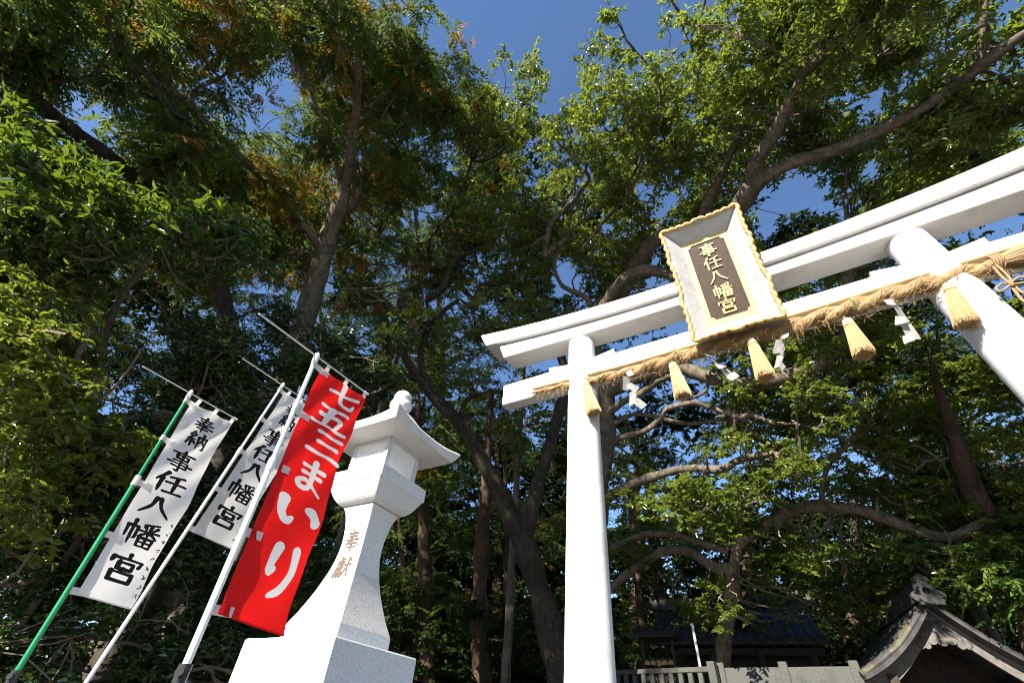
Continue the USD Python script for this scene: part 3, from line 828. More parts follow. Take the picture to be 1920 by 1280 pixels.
for k, u in enumerate((0.28, 1.3, 2.2, 3.15)):
    c = rope_c(u); r = rope_r(u) + 0.012
    a = np.linspace(0.3, 2 * np.pi + 0.3, 24)
    part(rope, 'green_tie', tube(np.array([tp(u + 0.015 * math.sin(2 * t), RD * 0.3 + c[1] * 0.7 + r * 1.05 * math.cos(t), c[2] + 0.03 + (r + 0.03) * math.sin(t))[0] for t in a]), 0.004, 5), M['green_string'], 60)

# tassels
tassels = [((0.09, 3.667), (0.189, 3.152), 'leftmost straw tassel hanging in front of the left stone pillar'),
           ((1.226, 3.566), (1.257, 3.081), 'straw tassel hanging between the left pillar and the plaque, second from left'),
           ((2.117, 3.611), (2.112, 3.072), 'straw tassel hanging below the right lower corner of the plaque'),
           ((3.025, 3.518), (2.986, 3.066), 'straw tassel hanging just left of the right stone pillar'),
           ((3.913, 3.616), (3.809, 3.121), 'rightmost straw tassel hanging in front of the right stone pillar')]
for i, (a, b, lab) in enumerate(tassels):
    A = tp(a[0], RD - 0.06, a[1] + 0.02)[0]; B = tp(b[0], RD - 0.08, b[1])[0]
    ax = (B - A); ln = np.linalg.norm(ax); ax /= ln
    t = thing('straw_tassel', lab, 'tassel', 'straw tassels on the rope')
    Fm = frame(np.cross(ax, D), -ax)
    loc = lambda p, Fm=Fm, A=A: A + np.asarray(p) @ np.stack([Fm[:, 0], Fm[:, 1], -Fm[:, 2]], 0)
    head = lathe([(0.02, -0.02), (0.044, 0.0), (0.052, 0.035), (0.05, 0.07), (0.046, 0.1)], 20)
    part(t, 'head', trimesh.Trimesh(loc(head.vertices), head.faces, process=False), M['pale_straw'], 50)
    for z in (0.085, 0.097):
        aa = np.linspace(0, 2 * np.pi, 20)
        part(t, 'binding', tube(loc(np.stack([0.05 * np.cos(aa), 0.05 * np.sin(aa), np.full(20, z)], 1)), 0.006, 6), M['cord'], 60)
    core = lathe([(0.044, 0.08), (0.06, 0.2), (0.068, 0.33), (0.08, ln - 0.03)], 20)
    part(t, 'core', trimesh.Trimesh(loc(core.vertices), core.faces, process=False), M['straw_dark'], 50)
    ls = []
    for _ in range(420):
        an, q = rs.uniform(0, 2 * np.pi), math.sqrt(rs.uniform(0.45, 1.0))
        L_ = ln * rs.uniform(0.93, 1.04)
        top_, bot_ = 0.047 * q, (0.098 + rs.normal(0, 0.005)) * q
        sw = rs.normal(0, 0.012)
        ls.append(loc(np.array([[(top_ + (bot_ - top_) * k ** 1.1) * math.cos(an + sw * k * 4), (top_ + (bot_ - top_) * k ** 1.1) * math.sin(an + sw * k * 4), 0.03 + (L_ - 0.03) * k] for k in np.linspace(0, 1, 4)])))
    part(t, 'straw_skirt', straw_mesh(ls, 0.0035), M['pale_straw'], kind='stuff')
    part(t, 'loop', tube(np.array([A, A + (tp(a[0], RD - 0.03, a[1] + 0.1)[0] - A)]), 0.012, 6), M['cord'])

# zigzag paper streamers
shides = [((1183, 706), (1212, 772), 'leftmost zigzag white paper streamer, close beside the left pillar', 0.3),
          ((1328, 672), (1380, 722), 'zigzag white paper streamer blown sideways below the plaque', 0.9),
          ((1474, 637), (1478, 703), 'folded zigzag white paper streamer between the plaque and right pillar', -0.3),
          ((1668, 575), (1703, 655), 'rightmost zigzag white paper streamer beside the right pillar', 0.5)]
for i, (a, b, lab, tw) in enumerate(shides):
    P0 = O - D * 0.2
    A, B = on_plane(*a, P0, D), on_plane(*b, P0 - D * 0.05, D)
    ax = B - A; ln = np.linalg.norm(ax); ax /= ln
    side = X * math.cos(tw) + D * math.sin(tw); side -= ax * (side @ ax); side /= np.linalg.norm(side)
    n_ = np.cross(ax, side)
    w, h = 0.085, ln / 3.4
    lab_t = thing('paper_streamer', lab, 'paper streamer', 'zigzag paper streamers on the rope')
    cur = A - ax * 0.09 - side * w * 0.5
    for k in range(5):
        hk = h * (0.6 if k == 0 else 1.0)
        yaw = 0.5 * (-1) ** k * (0.6 + 0.4 * math.sin(i * 3 + k)) + 0.15 * k
        e = side * math.cos(yaw) + n_ * math.sin(yaw)
        dn = ax * 1.0 + n_ * (0.25 * (-1) ** k); dn /= np.linalg.norm(dn)
        shift = side * (0.06 * (-1) ** (k + i)) * (k > 0)
        rows_ = np.linspace(0, 1, 5)
        g = np.array([cur + shift * r + dn * hk * r + e * w * c_ + n_ * 0.01 * math.sin(2.5 * r + 3 * c_ + k) for r in rows_ for c_ in np.linspace(0, 1, 5)])
        ii = np.arange(25).reshape(5, 5)
        f = np.stack([ii[:-1, :-1], ii[:-1, 1:], ii[1:, 1:], ii[1:, :-1]], -1).reshape(-1, 4)
        part(lab_t, 'paper_fold', (g, f), M['paper'], True)
        cur = cur + shift + dn * hk * 0.8 + side * (0.052 * (-1) ** (k + i + 1)) * (k < 4)
# knotted cord below the tuft
cd = thing('knotted_cord', 'tan twisted cord tied in a bow below the rope tuft', 'cord')
P0 = O - D * 0.22
cp = lambda x, y, k=0.0: on_plane(x, y, P0 - D * k, D)
for pts in ([(1862, 500), (1880, 520), (1893, 531)], [(1868, 497), (1888, 515), (1897, 528)], [(1893, 530), (1905, 548), (1918, 563), (1934, 571)], [(1897, 529), (1912, 545), (1930, 555), (1940, 570)]):
    part(cd, 'cord_length', tube(smooth_path([cp(*p) for p in pts], 6), 0.012, 7), M['cord'], 60)
for pts in ([(1893, 531), (1878, 532), (1868, 541), (1876, 546), (1890, 538), (1896, 532)], [(1896, 530), (1908, 521), (1922, 520), (1926, 527), (1912, 531), (1897, 532)]):
    part(cd, 'bow_loop', tube(smooth_path([cp(*p, 0.02) for p in pts], 6), 0.011, 7), M['cord'], 60)
part(cd, 'knot', tube(np.array([cp(1889, 527, 0.025), cp(1895, 531, 0.03), cp(1900, 535, 0.025)]), [0.012, 0.018, 0.012], 10), M['cord'], 60)

# ------------------------------------------------------------------ shrine precinct on the terrace
def at_z(px, py, z):
    r = ray(px, py)
    return EYE + r * ((z - E) / r[2])


FZ = E + 1.68                                     # top of the stone fence


def fence(label, a_px, b_px, rail_h, pick_w, pitch, posts, cat='fence'):
    A, B = at_z(*a_px, FZ), at_z(*b_px, FZ)
    d = B - A; ln = np.linalg.norm(d); d /= ln
    Fm = frame(d)
    t = thing('stone_fence', label, cat)
    gz = float(ground_height(*(0.5 * (A + B))[:2]))
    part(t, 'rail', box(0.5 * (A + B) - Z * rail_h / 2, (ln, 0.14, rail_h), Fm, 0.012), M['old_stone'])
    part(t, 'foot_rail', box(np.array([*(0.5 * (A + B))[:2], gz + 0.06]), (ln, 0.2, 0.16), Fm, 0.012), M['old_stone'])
    n = int(ln / pitch)
    for k in range(n):
        p = A + d * (k + 0.5) * pitch
        h = FZ - rail_h - gz - 0.13
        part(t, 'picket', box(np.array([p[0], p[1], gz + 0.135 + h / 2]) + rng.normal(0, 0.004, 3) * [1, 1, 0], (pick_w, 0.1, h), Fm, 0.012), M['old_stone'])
    for q in posts:
        p = A + d * ln * q
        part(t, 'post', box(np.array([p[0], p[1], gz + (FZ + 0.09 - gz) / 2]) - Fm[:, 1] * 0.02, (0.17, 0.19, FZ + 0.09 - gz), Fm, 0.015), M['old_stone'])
    return t


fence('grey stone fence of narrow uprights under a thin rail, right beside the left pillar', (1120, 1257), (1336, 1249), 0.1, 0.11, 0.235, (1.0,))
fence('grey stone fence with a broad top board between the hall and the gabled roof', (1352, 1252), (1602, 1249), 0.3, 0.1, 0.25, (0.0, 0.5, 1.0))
pole_top = at(1298, 1171, 14.2)
mp_ = thing('metal_pole', 'slim pale metal pole rising above the stone fence before the shrine hall', 'pole')
part(mp_, 'shaft', tube(np.array([[pole_top[0] + 0.02, pole_top[1], ground_height(*pole_top[:2])], pole_top]), 0.032, 12), M['grey_rod'], 40)
part(mp_, 'cap', tube(np.array([pole_top - Z * 0.02, pole_top + Z * 0.03, pole_top + Z * 0.045]), [0.038, 0.038, 0.01], 12), M['grey_rod'], 40)
# rack of small wooden tablets
RK = at(1238, 1252, 15.6); RKg = float(ground_height(*RK[:2]))
rack = thing('tablet_rack', 'small roofed rack of golden brown wooden tablets behind the stone fence', 'rack')
Fr = frame(X)
for s in (-1, 1):
    part(rack, 'post', box(np.array([RK[0], RK[1], RKg + 0.95]) + X * 0.42 * s, (0.07, 0.07, 1.9), Fr, 0.006), M['dark_wood'])
for z in (0.75, 1.1, 1.45):
    part(rack, 'bar', box(np.array([RK[0], RK[1], RKg + z]), (0.8, 0.03, 0.03), Fr), M['dark_wood'])
    for k in range(5):
        tab = Polygon([(-0.065, -0.05), (0.065, -0.05), (0.065, 0.035), (0, 0.06), (-0.065, 0.035)])
        m = trimesh.creation.extrude_polygon(tab, 0.012, engine='earcut')
        v = np.asarray(m.vertices)
        c = np.array([RK[0], RK[1], RKg + z - 0.09]) + X * (-0.32 + 0.16 * k) - D * (0.03 + 0.02 * rng.random())
        part(rack, 'tablet', trimesh.Trimesh(c + np.outer(v[:, 0], X) + np.outer(v[:, 1], Z) - np.outer(v[:, 2], D), m.faces, process=False), M['plaque_wood'])
for s in (-1, 1):
    part(rack, 'roof_board', loft([np.array([np.array([RK[0], RK[1], RKg]) + X * u + D * (s * w) + Z * z for w, z in ((0.0, 2.12), (0.42, 1.93), (0.42, 1.9), (0.0, 2.08))]) for u in (-0.62, 0.62)]), M['dark_wood'])


def gabled_roof(t, peak, gx, half, length, prof, tile_pitch, seg, verge, board_w, board_m, tile_r=0.06, front=0.0):
    """peak: front top of the gable; gx: direction along the gable; the ridge runs back along gy. prof(u) is the drop at distance u from the ridge."""
    gy = np.cross(Z, gx)
    us = np.linspace(0, half, 13)
    for s in (-1, 1):
        # sheathing
        rings = []
        for v in (-verge, length):
            top = [peak + gx * s * u + gy * v + Z * (-prof(u) + 0.1) for u in us]
            bot = [peak + gx * s * u + gy * v + Z * (-prof(u) + 0.02) for u in us[::-1]]
            rings.append(np.array(top + bot))
        part(t, 'roof_slope', loft(rings), M['roof_tile'], 30)
        # bargeboard
        rings = []
        for u in us:
            c = peak + gx * s * u - Z * prof(u)
            w = board_w * (1.0 + 0.25 * (u / half) ** 2)
            rings.append(np.array([c - gy * 0.03 - Z * 0.0, c + gy * 0.03, c + gy * 0.03 - Z * w, c - gy * 0.03 - Z * w]))
        part(t, 'bargeboard', loft(rings), board_m, 30)
        rings = [np.array([peak + gx * s * u - Z * (prof(u) - 0.005) - gy * 0.1, peak + gx * s * u - Z * (prof(u) - 0.005) + gy * 0.0, peak + gx * s * u - Z * (prof(u) + 0.055) + gy * 0.0, peak + gx * s * u - Z * (prof(u) + 0.055) - gy * 0.07]) for u in us]
        part(t, 'verge_moulding', loft(rings), board_m, 30)
        # round tiles in columns down the slope
        arc = np.concatenate([[0], np.cumsum(np.hypot(np.diff(us), np.diff([prof(u) for u in us])))])
        nseg = int(arc[-1] / seg)
        nc = int((length + verge) / tile_pitch)
        for c in range(nc):
            v = -verge + (c + 0.5) * tile_pitch
            for k in range(nseg):
                a0, a1 = arc[-1] * k / nseg, arc[-1] * (k + 1.12) / nseg
                pts = []
                for j, a in enumerate(np.linspace(a0, min(a1, arc[-1] + 0.03), 3)):
                    u = np.interp(a, arc, us) + max(0, a - arc[-1])
                    pts.append(peak + gx * s * u + gy * v + Z * (-prof(u) + 0.115 + 0.022 * (1 - j / 2)))
                part(t, 'roof_tile', tube(np.array(pts), tile_r * (1 + rng.normal(0, 0.03)), 8), M['mossy_tile'] if (c < 3 and rng.random() < 0.55) else M['roof_tile'], 50)
    # ridge
    for k, (w, h) in enumerate(((0.3, 0.1), (0.24, 0.09), (0.2, 0.08), (0.15, 0.1))):
        z0 = 0.14 + (0, 0.1, 0.19, 0.27)[k]
        part(t, 'ridge_course', box(peak + gy * (length / 2 - verge / 2) + Z * (z0 + h / 2 - 0.03), (length + verge, w, h), frame(gy), 0.012), M['roof_tile'])
    return gy


gh = math.radians(-20)
GXd = np.array([math.cos(gh), math.sin(gh), 0])
GP = at(1736, 1142, 13.6)
hall = thing('gabled_gatehouse', 'weathered shrine gatehouse with curved gable boards and mossy tiled roof', 'building')
prof = lambda u: 1.16 * u - 0.24 * u * u
GYd = gabled_roof(hall, GP, GXd, 1.62, 3.6, prof, 0.29, 0.3, 0.32, 0.25, M['weathered_wood'], 0.068)
# ridge-end ornament
orn = unary_union([Point(0, 0.16).buffer(0.17), Point(-0.19, 0.05).buffer(0.1), Point(0.19, 0.05).buffer(0.1), Polygon([(-0.22, -0.1), (0.22, -0.1), (0.14, 0.25), (-0.14, 0.25)]), Point(-0.08, 0.36).buffer(0.05), Point(0.08, 0.36).buffer(0.05), Point(0, 0.4).buffer(0.06)]).difference(Point(0, 0.14).buffer(0.07))
m = trimesh.creation.extrude_polygon(orn, 0.1, engine='earcut'); v = np.asarray(m.vertices)
part(hall, 'ridge_ornament', trimesh.Trimesh(GP + np.outer(v[:, 0], GXd) + np.outer(v[:, 1] + 0.1, Z) - np.outer(v[:, 2] + 0.32, GYd), m.faces, process=False), M['roof_tile'])
part(hall, 'ridge_ornament', trimesh.Trimesh(GP + np.outer(v[:, 0], GXd) + np.outer(v[:, 1] + 0.1, Z) + np.outer(v[:, 2] + 3.55, GYd), m.faces, process=False), M['roof_tile'])
# carved pendant under the peak
pend = unary_union([Polygon([(-0.13, 0.0), (0.13, 0.0), (0.1, -0.3), (0.0, -0.42), (-0.1, -0.3)]), Point(0, -0.33).buffer(0.1)] + [Point(s * x, -y).buffer(r) for s in (-1, 1) for x, y, r in ((0.19, 0.2, 0.1), (0.3, 0.3, 0.09), (0.39, 0.4, 0.08), (0.16, 0.33, 0.08), (0.28, 0.42, 0.06))])
for s in (-1, 1):
    for x, y in ((0.19, 0.22), (0.3, 0.31), (0.39, 0.41)):
        pend = pend.difference(Point(s * x, -y).buffer(0.035))
m = trimesh.creation.extrude_polygon(pend, 0.05, engine='earcut'); v = np.asarray(m.vertices)
part(hall, 'carved_pendant', trimesh.Trimesh(GP + np.outer(v[:, 0], GXd) + np.outer(v[:, 1] - 0.2, Z) - np.outer(v[:, 2] - 0.02, GYd), m.faces, process=False), M['weathered_wood'])
gzz = float(ground_height(*GP[:2]))
recess_shape = Polygon([(-1.3, -1.25), (1.3, -1.25), (1.2, -1.02), (0, -0.1), (-1.2, -1.02)])
m = trimesh.creation.extrude_polygon(recess_shape, 0.05, engine='earcut'); v = np.asarray(m.vertices)
part(hall, 'recess_panel', trimesh.Trimesh(GP + np.outer(v[:, 0], GXd) + np.outer(v[:, 1], Z) + np.outer(v[:, 2] + 1.3, GYd), m.faces, process=False), M['dark_wood'])  # dark panel standing in for the shaded open interior
Fg = frame(GXd)
part(hall, 'tie_beam', box(GP - Z * 1.36 + GYd * 0.18, (3.0, 0.2, 0.22), Fg, 0.015), M['weathered_wood'])
part(hall, 'lower_beam', box(GP - Z * 1.75 + GYd * 0.22, (2.7, 0.14, 0.16), Fg, 0.015), M['dark_wood'])
for s in (-1, 1):
    for v_ in (0.22, 3.2):
        h = GP[2] - 1.3 - gzz
        part(hall, 'post', box(np.array([GP[0], GP[1], gzz + h / 2]) + GXd * 1.1 * s + GYd * v_, (0.2, 0.2, h), Fg, 0.015), M['dark_wood'])
    part(hall, 'side_beam', box(GP + GXd * 1.1 * s - Z * 1.2 + GYd * 1.7, (0.16, 3.6, 0.2), Fg, 0.01), M['dark_wood'])

# main hall deep in the shade
HP_ = at(1362, 1141, 21.0)
HX = np.array([math.cos(math.radians(-26)), math.sin(math.radians(-26)), 0]); HY = np.cross(Z, HX)
mh = thing('shrine_hall', 'dark tiled shrine hall with a small front gable in deep shade', 'building')
hz = float(ground_height(*HP_[:2]))
ridge_z, eave_z = HP_[2], at(1380, 1207, 19.0)[2]
drop = ridge_z - eave_z
fz = lambda q: ridge_z - drop * (0.62 * (1 - max(0.0, 1 - q) ** 1.7) + 0.38 * q)          # q 0 ridge .. 1 eave
run = 2.6
for s in (-1, 1):
    rings = []
    for x in (-2.6, 2.6):
        k = 1.0
        qs = np.linspace(0, 1, 10)
        rings.append(np.array([np.array([HP_[0], HP_[1], 0]) + HX * x * 1.0 - HY * s * run * q * k + Z * fz(q) for q in qs] + [np.array([HP_[0], HP_[1], 0]) + HX * x - HY * s * run * q + Z * (fz(q) - 0.14) for q in qs[::-1]]))
    part(mh, 'roof_slope', loft(rings), M['roof_tile'], 30)
for k in range(19):
    x = -2.5 + 5.0 * k / 18
    pts = [np.array([HP_[0], HP_[1], 0]) + HX * x - HY * run * q + Z * (fz(q) + 0.03) for q in np.linspace(0.02, 1.01, 9)]
    part(mh, 'tile_row', tube(np.array(pts), 0.06, 7), M['roof_tile'], 50)
part(mh, 'ridge', box(np.array([HP_[0], HP_[1], ridge_z + 0.16]), (5.4, 0.3, 0.4), frame(HX), 0.03), M['roof_tile'])
dp = np.array([HP_[0], HP_[1], fz(0.28) + 0.25]) - HY * run * 0.62
for s in (-1, 1):
    us = np.linspace(0, 1.15, 9); pf = lambda u: 0.75 * u - 0.12 * u * u
    part(mh, 'front_gable_board', loft([np.array([dp + HX * s * u - Z * pf(u) + HY * a + Z * b for a, b in ((-0.04, 0.0), (0.04, 0.0), (0.04, -0.17), (-0.04, -0.17))]) for u in us]), M['weathered_wood'], 30)
    part(mh, 'front_gable_roof', loft([np.array([dp + HX * s * u - Z * pf(u) + HY * a + Z * b for a, b in ((-0.2, 0.1), (1.2, 0.1), (1.2, 0.02), (-0.2, 0.02))]) for u in us]), M['roof_tile'], 30)
part(mh, 'front_gable_ridge', box(dp + HY * 0.45 + Z * 0.2, (0.22, 1.5, 0.22), frame(HX), 0.03), M['roof_tile'])
part(mh, 'hall_wall', box(np.array([HP_[0], HP_[1], 0.5 * (hz + eave_z)]) - HY * 0.6, (4.2, 2.4, eave_z - hz), frame(HX)), M['dark_wood'])
part(mh, 'eave_beam', box(np.array([HP_[0], HP_[1], eave_z - 0.28]) - HY * 2.25, (4.9, 0.18, 0.2), frame(HX), 0.01), M['dark_wood'])
for k in range(4):
    x = -2.1 + 1.4 * k
    part(mh, 'pillar', tube(np.array([np.array([HP_[0], HP_[1], hz]) + HX * x - HY * 2.25, np.array([HP_[0], HP_[1], eave_z - 0.3]) + HX * x - HY * 2.25]), 0.11, 12), M['dark_wood'], 40)
for k in range(17):
    x = -2.3 + 4.6 * k / 16
    part(mh, 'rafter', box(np.array([HP_[0], HP_[1], eave_z - 0.13]) + HX * x - HY * (run - 0.42), (0.07, 0.8, 0.08), frame(HX)), M['dark_wood'])
part(mh, 'railing', box(np.array([HP_[0], HP_[1], hz + 1.15]) - HY * 2.5, (4.6, 0.07, 0.08), frame(HX)), M['weathered_wood'])
for k in range(12):
    x = -2.1 + 4.2 * k / 11
    part(mh, 'baluster', box(np.array([HP_[0], HP_[1], hz + 0.75]) + HX * x - HY * 2.5, (0.07, 0.06, 0.8), frame(HX)), M['weathered_wood'])


# ------------------------------------------------------------------ trees
def leaf_verts(L, Wd, curl, fold):
    """a leaf lying along +x, face up: outline of six points, folded along the midrib and curled."""
    p = np.array([(0, 0, 0), (0.28, 0.42, fold), (0.68, 0.36, fold), (1, 0, 0), (0.68, -0.36, fold), (0.28, -0.42, fold)], float)
    p[:, 2] -= curl * p[:, 0] ** 2
    return p * [L, Wd, L]


SUN_H = np.array([SUN[0], SUN[1], 0]) / np.hypot(SUN[0], SUN[1])        # leaves turn towards the light
LEAF_F = np.array([[0, 2, 1], [0, 3, 2], [0, 4, 3], [0, 5, 4]])
LEAF_2 = np.array([[0, 2, 1], [0, 3, 2]])


def rot_to(d, roll_up, r):
    d = d / np.linalg.norm(d)
    s = np.cross(roll_up, d)
    if np.linalg.norm(s) < 1e-3:
        s = np.cross([1.0, 0, 0], d)
    s /= np.linalg.norm(s)
    u = np.cross(d, s)
    a = r.normal(0, 0.45)
    s, u = s * math.cos(a) + u * math.sin(a), u * math.cos(a) - s * math.sin(a)
    return np.stack([d, s, u], 1)


def broad_sprig(seed, n, L, Wd, size, droop=0.35, flat=0.75, fine=False):
    """a leafy sprig: a few shoots fanning from the origin, leaves set along them with their faces turned up and out."""
    r = np.random.default_rng(seed)
    V, Fc, k = [], [], 0
    shoots = max(4, n // 9)
    for s in range(shoots):
        d = r.normal(0, 1, 3); d[2] = abs(d[2]) * 0.6 + 0.05; d /= np.linalg.norm(d)
        ln = size * r.uniform(0.6, 1.0)
        for j in range(n // shoots):
            t = 0.35 + 0.65 * (j + r.random()) / (n // shoots)
            p = d * ln * t * [1, 1, flat] - np.array([0, 0, droop * size * t * t * 0.4])
            a = r.uniform(0, 2 * np.pi)
            side = np.array([math.cos(a), math.sin(a), r.normal(-0.25, 0.35)])
            dd = d * 0.5 + side
            upn = np.array([0, 0, 0.28]) + SUN_H * 0.95 + d * 0.35 + r.normal(0, 0.5, 3)
            sc = r.uniform(0.7, 1.15)
            lv = leaf_verts(L * sc, Wd * sc, 0.25, 0.12)
            if not fine:
                lv = np.array([lv[0], 0.5 * (lv[1] + lv[2]) * [1, 1.12, 1], lv[3], 0.5 * (lv[4] + lv[5]) * [1, 1.12, 1]])
            v = lv @ rot_to(dd, upn, r).T + p
            V.append(v); Fc.append((LEAF_F if fine else LEAF_2) + k); k += len(v)
    return trimesh.Trimesh(np.vstack(V), np.vstack(Fc), process=False)


def conifer_sprig(seed, size, n=19, arms=6):
    """flat drooping sprays of narrow scale-leaved branchlets."""
    r = np.random.default_rng(seed)
    V, Fc, k = [], [], 0
    for s in range(arms):
        a = r.uniform(0, 2 * np.pi)
        d = np.array([math.cos(a), math.sin(a), r.uniform(-0.35, 0.5)]); d /= np.linalg.norm(d)
        side = np.cross(d, [0, 0, 1]); side /= np.linalg.norm(side)
        ln = size * r.uniform(0.7, 1.05)
        for j in range(n):
            t = (j + 1) / n
            p = d * ln * t - np.array([0, 0, 0.45 * ln * t * t])
            sg = 1 if j % 2 else -1
            bl = size * 0.34 * (1.05 - 0.75 * t) * r.uniform(0.7, 1.2)
            e = d * 0.9 + side * sg * r.uniform(0.5, 1.0) + np.array([0, 0, -0.75 * t - 0.1 + r.normal(0, 0.2)])
            e /= np.linalg.norm(e)
            q = np.cross(e, r.normal(0, 1, 3)); q /= np.linalg.norm(q)
            wv = size * 0.038 * r.uniform(0.7, 1.3)
            V.append(np.array([p - q * wv * 0.5, p + e * bl * 0.55 + q * wv, p + e * bl, p + e * bl * 0.5 - q * wv]))
            Fc.append(np.array([[0, 1, 3], [1, 2, 3]]) + k); k += 4
    return trimesh.Trimesh(np.vstack(V), np.vstack(Fc), process=False)


def pine_sprig(seed, size):
    r = np.random.default_rng(seed)
    V, Fc, k = [], [], 0
    for s in range(7):
        c = r.normal(0, 0.4, 3) * size * [1, 1, 0.5]
        for j in range(26):
            d = r.normal(0, 1, 3); d[2] = abs(d[2]) + 0.1; d /= np.linalg.norm(d)
            q = np.cross(d, r.normal(0, 1, 3)); q /= np.linalg.norm(q)
            l, w = size * 0.42, size * 0.012
            V.append(np.array([c - q * w, c + q * w, c + d * l])); Fc.append(np.array([[0, 1, 2]]) + k); k += 3
    return trimesh.Trimesh(np.vstack(V), np.vstack(Fc), process=False)


SPRIGS = {
    'camphor': ([broad_sprig(10 + i, 50, 0.11, 0.06, 0.32) for i in range(6)], 'camphor_leaf'),
    'far_camphor': ([broad_sprig(20 + i, 52, 0.17, 0.095, 0.6) for i in range(4)], 'shaded_leaf'),
    'olive': ([broad_sprig(30 + i, 46, 0.09, 0.038, 0.28, fine=True) for i in range(6)], 'olive_leaf'),
    'bush': ([broad_sprig(40 + i, 40, 0.125, 0.048, 0.34, 0.2, fine=True) for i in range(6)], 'bush_leaf'),
    'hedge': ([broad_sprig(50 + i, 46, 0.08, 0.044, 0.28, 0.3) for i in range(6)], 'hedge_leaf'),
    'conifer': ([conifer_sprig(60 + i, 0.5) for i in range(6)], 'conifer_leaf'),
    'rust': ([conifer_sprig(70 + i, 0.42) for i in range(3)], 'rust_leaf'),
    'far_conifer': ([conifer_sprig(80 + i, 0.95, 12, 5) for i in range(4)], 'shaded_leaf'),
    'maple': ([broad_sprig(90 + i, 52, 0.09, 0.085, 0.4, 0.2, 0.35) for i in range(5)], 'maple_leaf'),
    'pine': ([pine_sprig(100 + i, 0.6) for i in range(3)], 'pine_leaf'),
}


def bake(kind, P, yaw, tx, ty, sc, r):
    """leaves of all sprigs of one kind at places P as one mesh"""
    ms, mm = SPRIGS[kind]
    pick = r.integers(0, len(ms), len(P))
    cy, sy, ca, sa, cb, sb = np.cos(yaw), np.sin(yaw), np.cos(tx), np.sin(tx), np.cos(ty), np.sin(ty)
    one, zero = np.ones_like(cy), np.zeros_like(cy)
    st = lambda *rows: np.stack([np.stack(q, -1) for q in rows], -2)
    R = st((one, zero, zero), (zero, ca, -sa), (zero, sa, ca)) @ st((cb, zero, sb), (zero, one, zero), (-sb, zero, cb)) @ st((cy, -sy, zero), (sy, cy, zero), (zero, zero, one))
    V, Fc, k = [], [], 0
    for i, m in enumerate(ms):
        s = np.where(pick == i)[0]
        if not len(s):
            continue
        v, f = np.asarray(m.vertices), np.asarray(m.faces)
        W = np.einsum('nij,vj->nvi', R[s], v) * sc[s][:, None, None] + P[s][:, None]
        V.append(W.reshape(-1, 3)); Fc.append((f[None] + (k + np.arange(len(s)) * len(v))[:, None, None]).reshape(-1, 3)); k += len(s) * len(v)
    N_TREES[0] += sum(len(f) for f in Fc)
    return (np.vstack(V), np.vstack(Fc)), M[mm]


# openings where the sky shows, in the photograph's pixels (clusters of leaves that would cover them are not grown)
GAPS = [Polygon(p) for p in (
    [(812, -200), (826, 10), (868, 18), (900, 62), (955, 100), (985, 82), (1040, 122), (1030, 185), (1004, 205), (1020, 225), (1046, 208), (1074, 196), (1088, 150), (1082, 105), (1070, 88), (1105, 55), (1135, 12), (1150, -200)],
    [(1228, 100), (1240, 76), (1272, 62), (1290, 38), (1306, 54), (1308, 98), (1270, 104)],
    [(1418, 375), (1452, 350), (1490, 338), (1535, 322), (1560, 345), (1520, 395), (1470, 405), (1425, 402)],
    [(1600, 322), (1640, 300), (1672, 318), (1620, 345)],
    [(1832, 165), (1862, 135), (1905, 118), (1925, 150), (1880, 165), (1840, 182)],
    [(1748, 290), (1775, 268), (1788, 290), (1762, 312)],
    [(140, 80), (190, 66), (212, 90), (196, 140), (160, 160), (128, 150)],
    [(232, 188), (290, 180), (296, 205), (240, 212)],
    [(608, 350), (618, 345), (632, 385), (618, 400)], [(650, 398), (662, 385), (690, 396), (658, 420)],
    [(1124, 742), (1160, 735), (1165, 785), (1138, 800), (1124, 780)], [(1160, 770), (1180, 760), (1172, 800), (1158, 806)],
    [(1580, 838), (1612, 850), (1660, 880), (1688, 905), (1670, 915), (1625, 885), (1590, 862)],
    [(1586, 690), (1602, 700), (1606, 760), (1590, 755)],
    [(1232, 455), (1246, 470), (1240, 510), (1222, 500)],
    [(1045, 480), (1075, 490), (1068, 530), (1042, 560), (1030, 520)], [(600, 505), (625, 510), (640, 545), (618, 540)],
    [(1845, 850), (1900, 862), (1915, 885), (1850, 875)],
    [(1330, 235), (1340, 225), (1348, 250), (1335, 258)],
)]
GAP_B = [g.bounds for g in GAPS]
from shapely import contains_xy


def in_gap(px, grow=0.0):
    out = np.zeros(len(px), bool)
    for g in GAPS:
        gg = g.buffer(grow) if grow else g
        out |= contains_xy(gg, px[:, 0], px[:, 1])
    return out


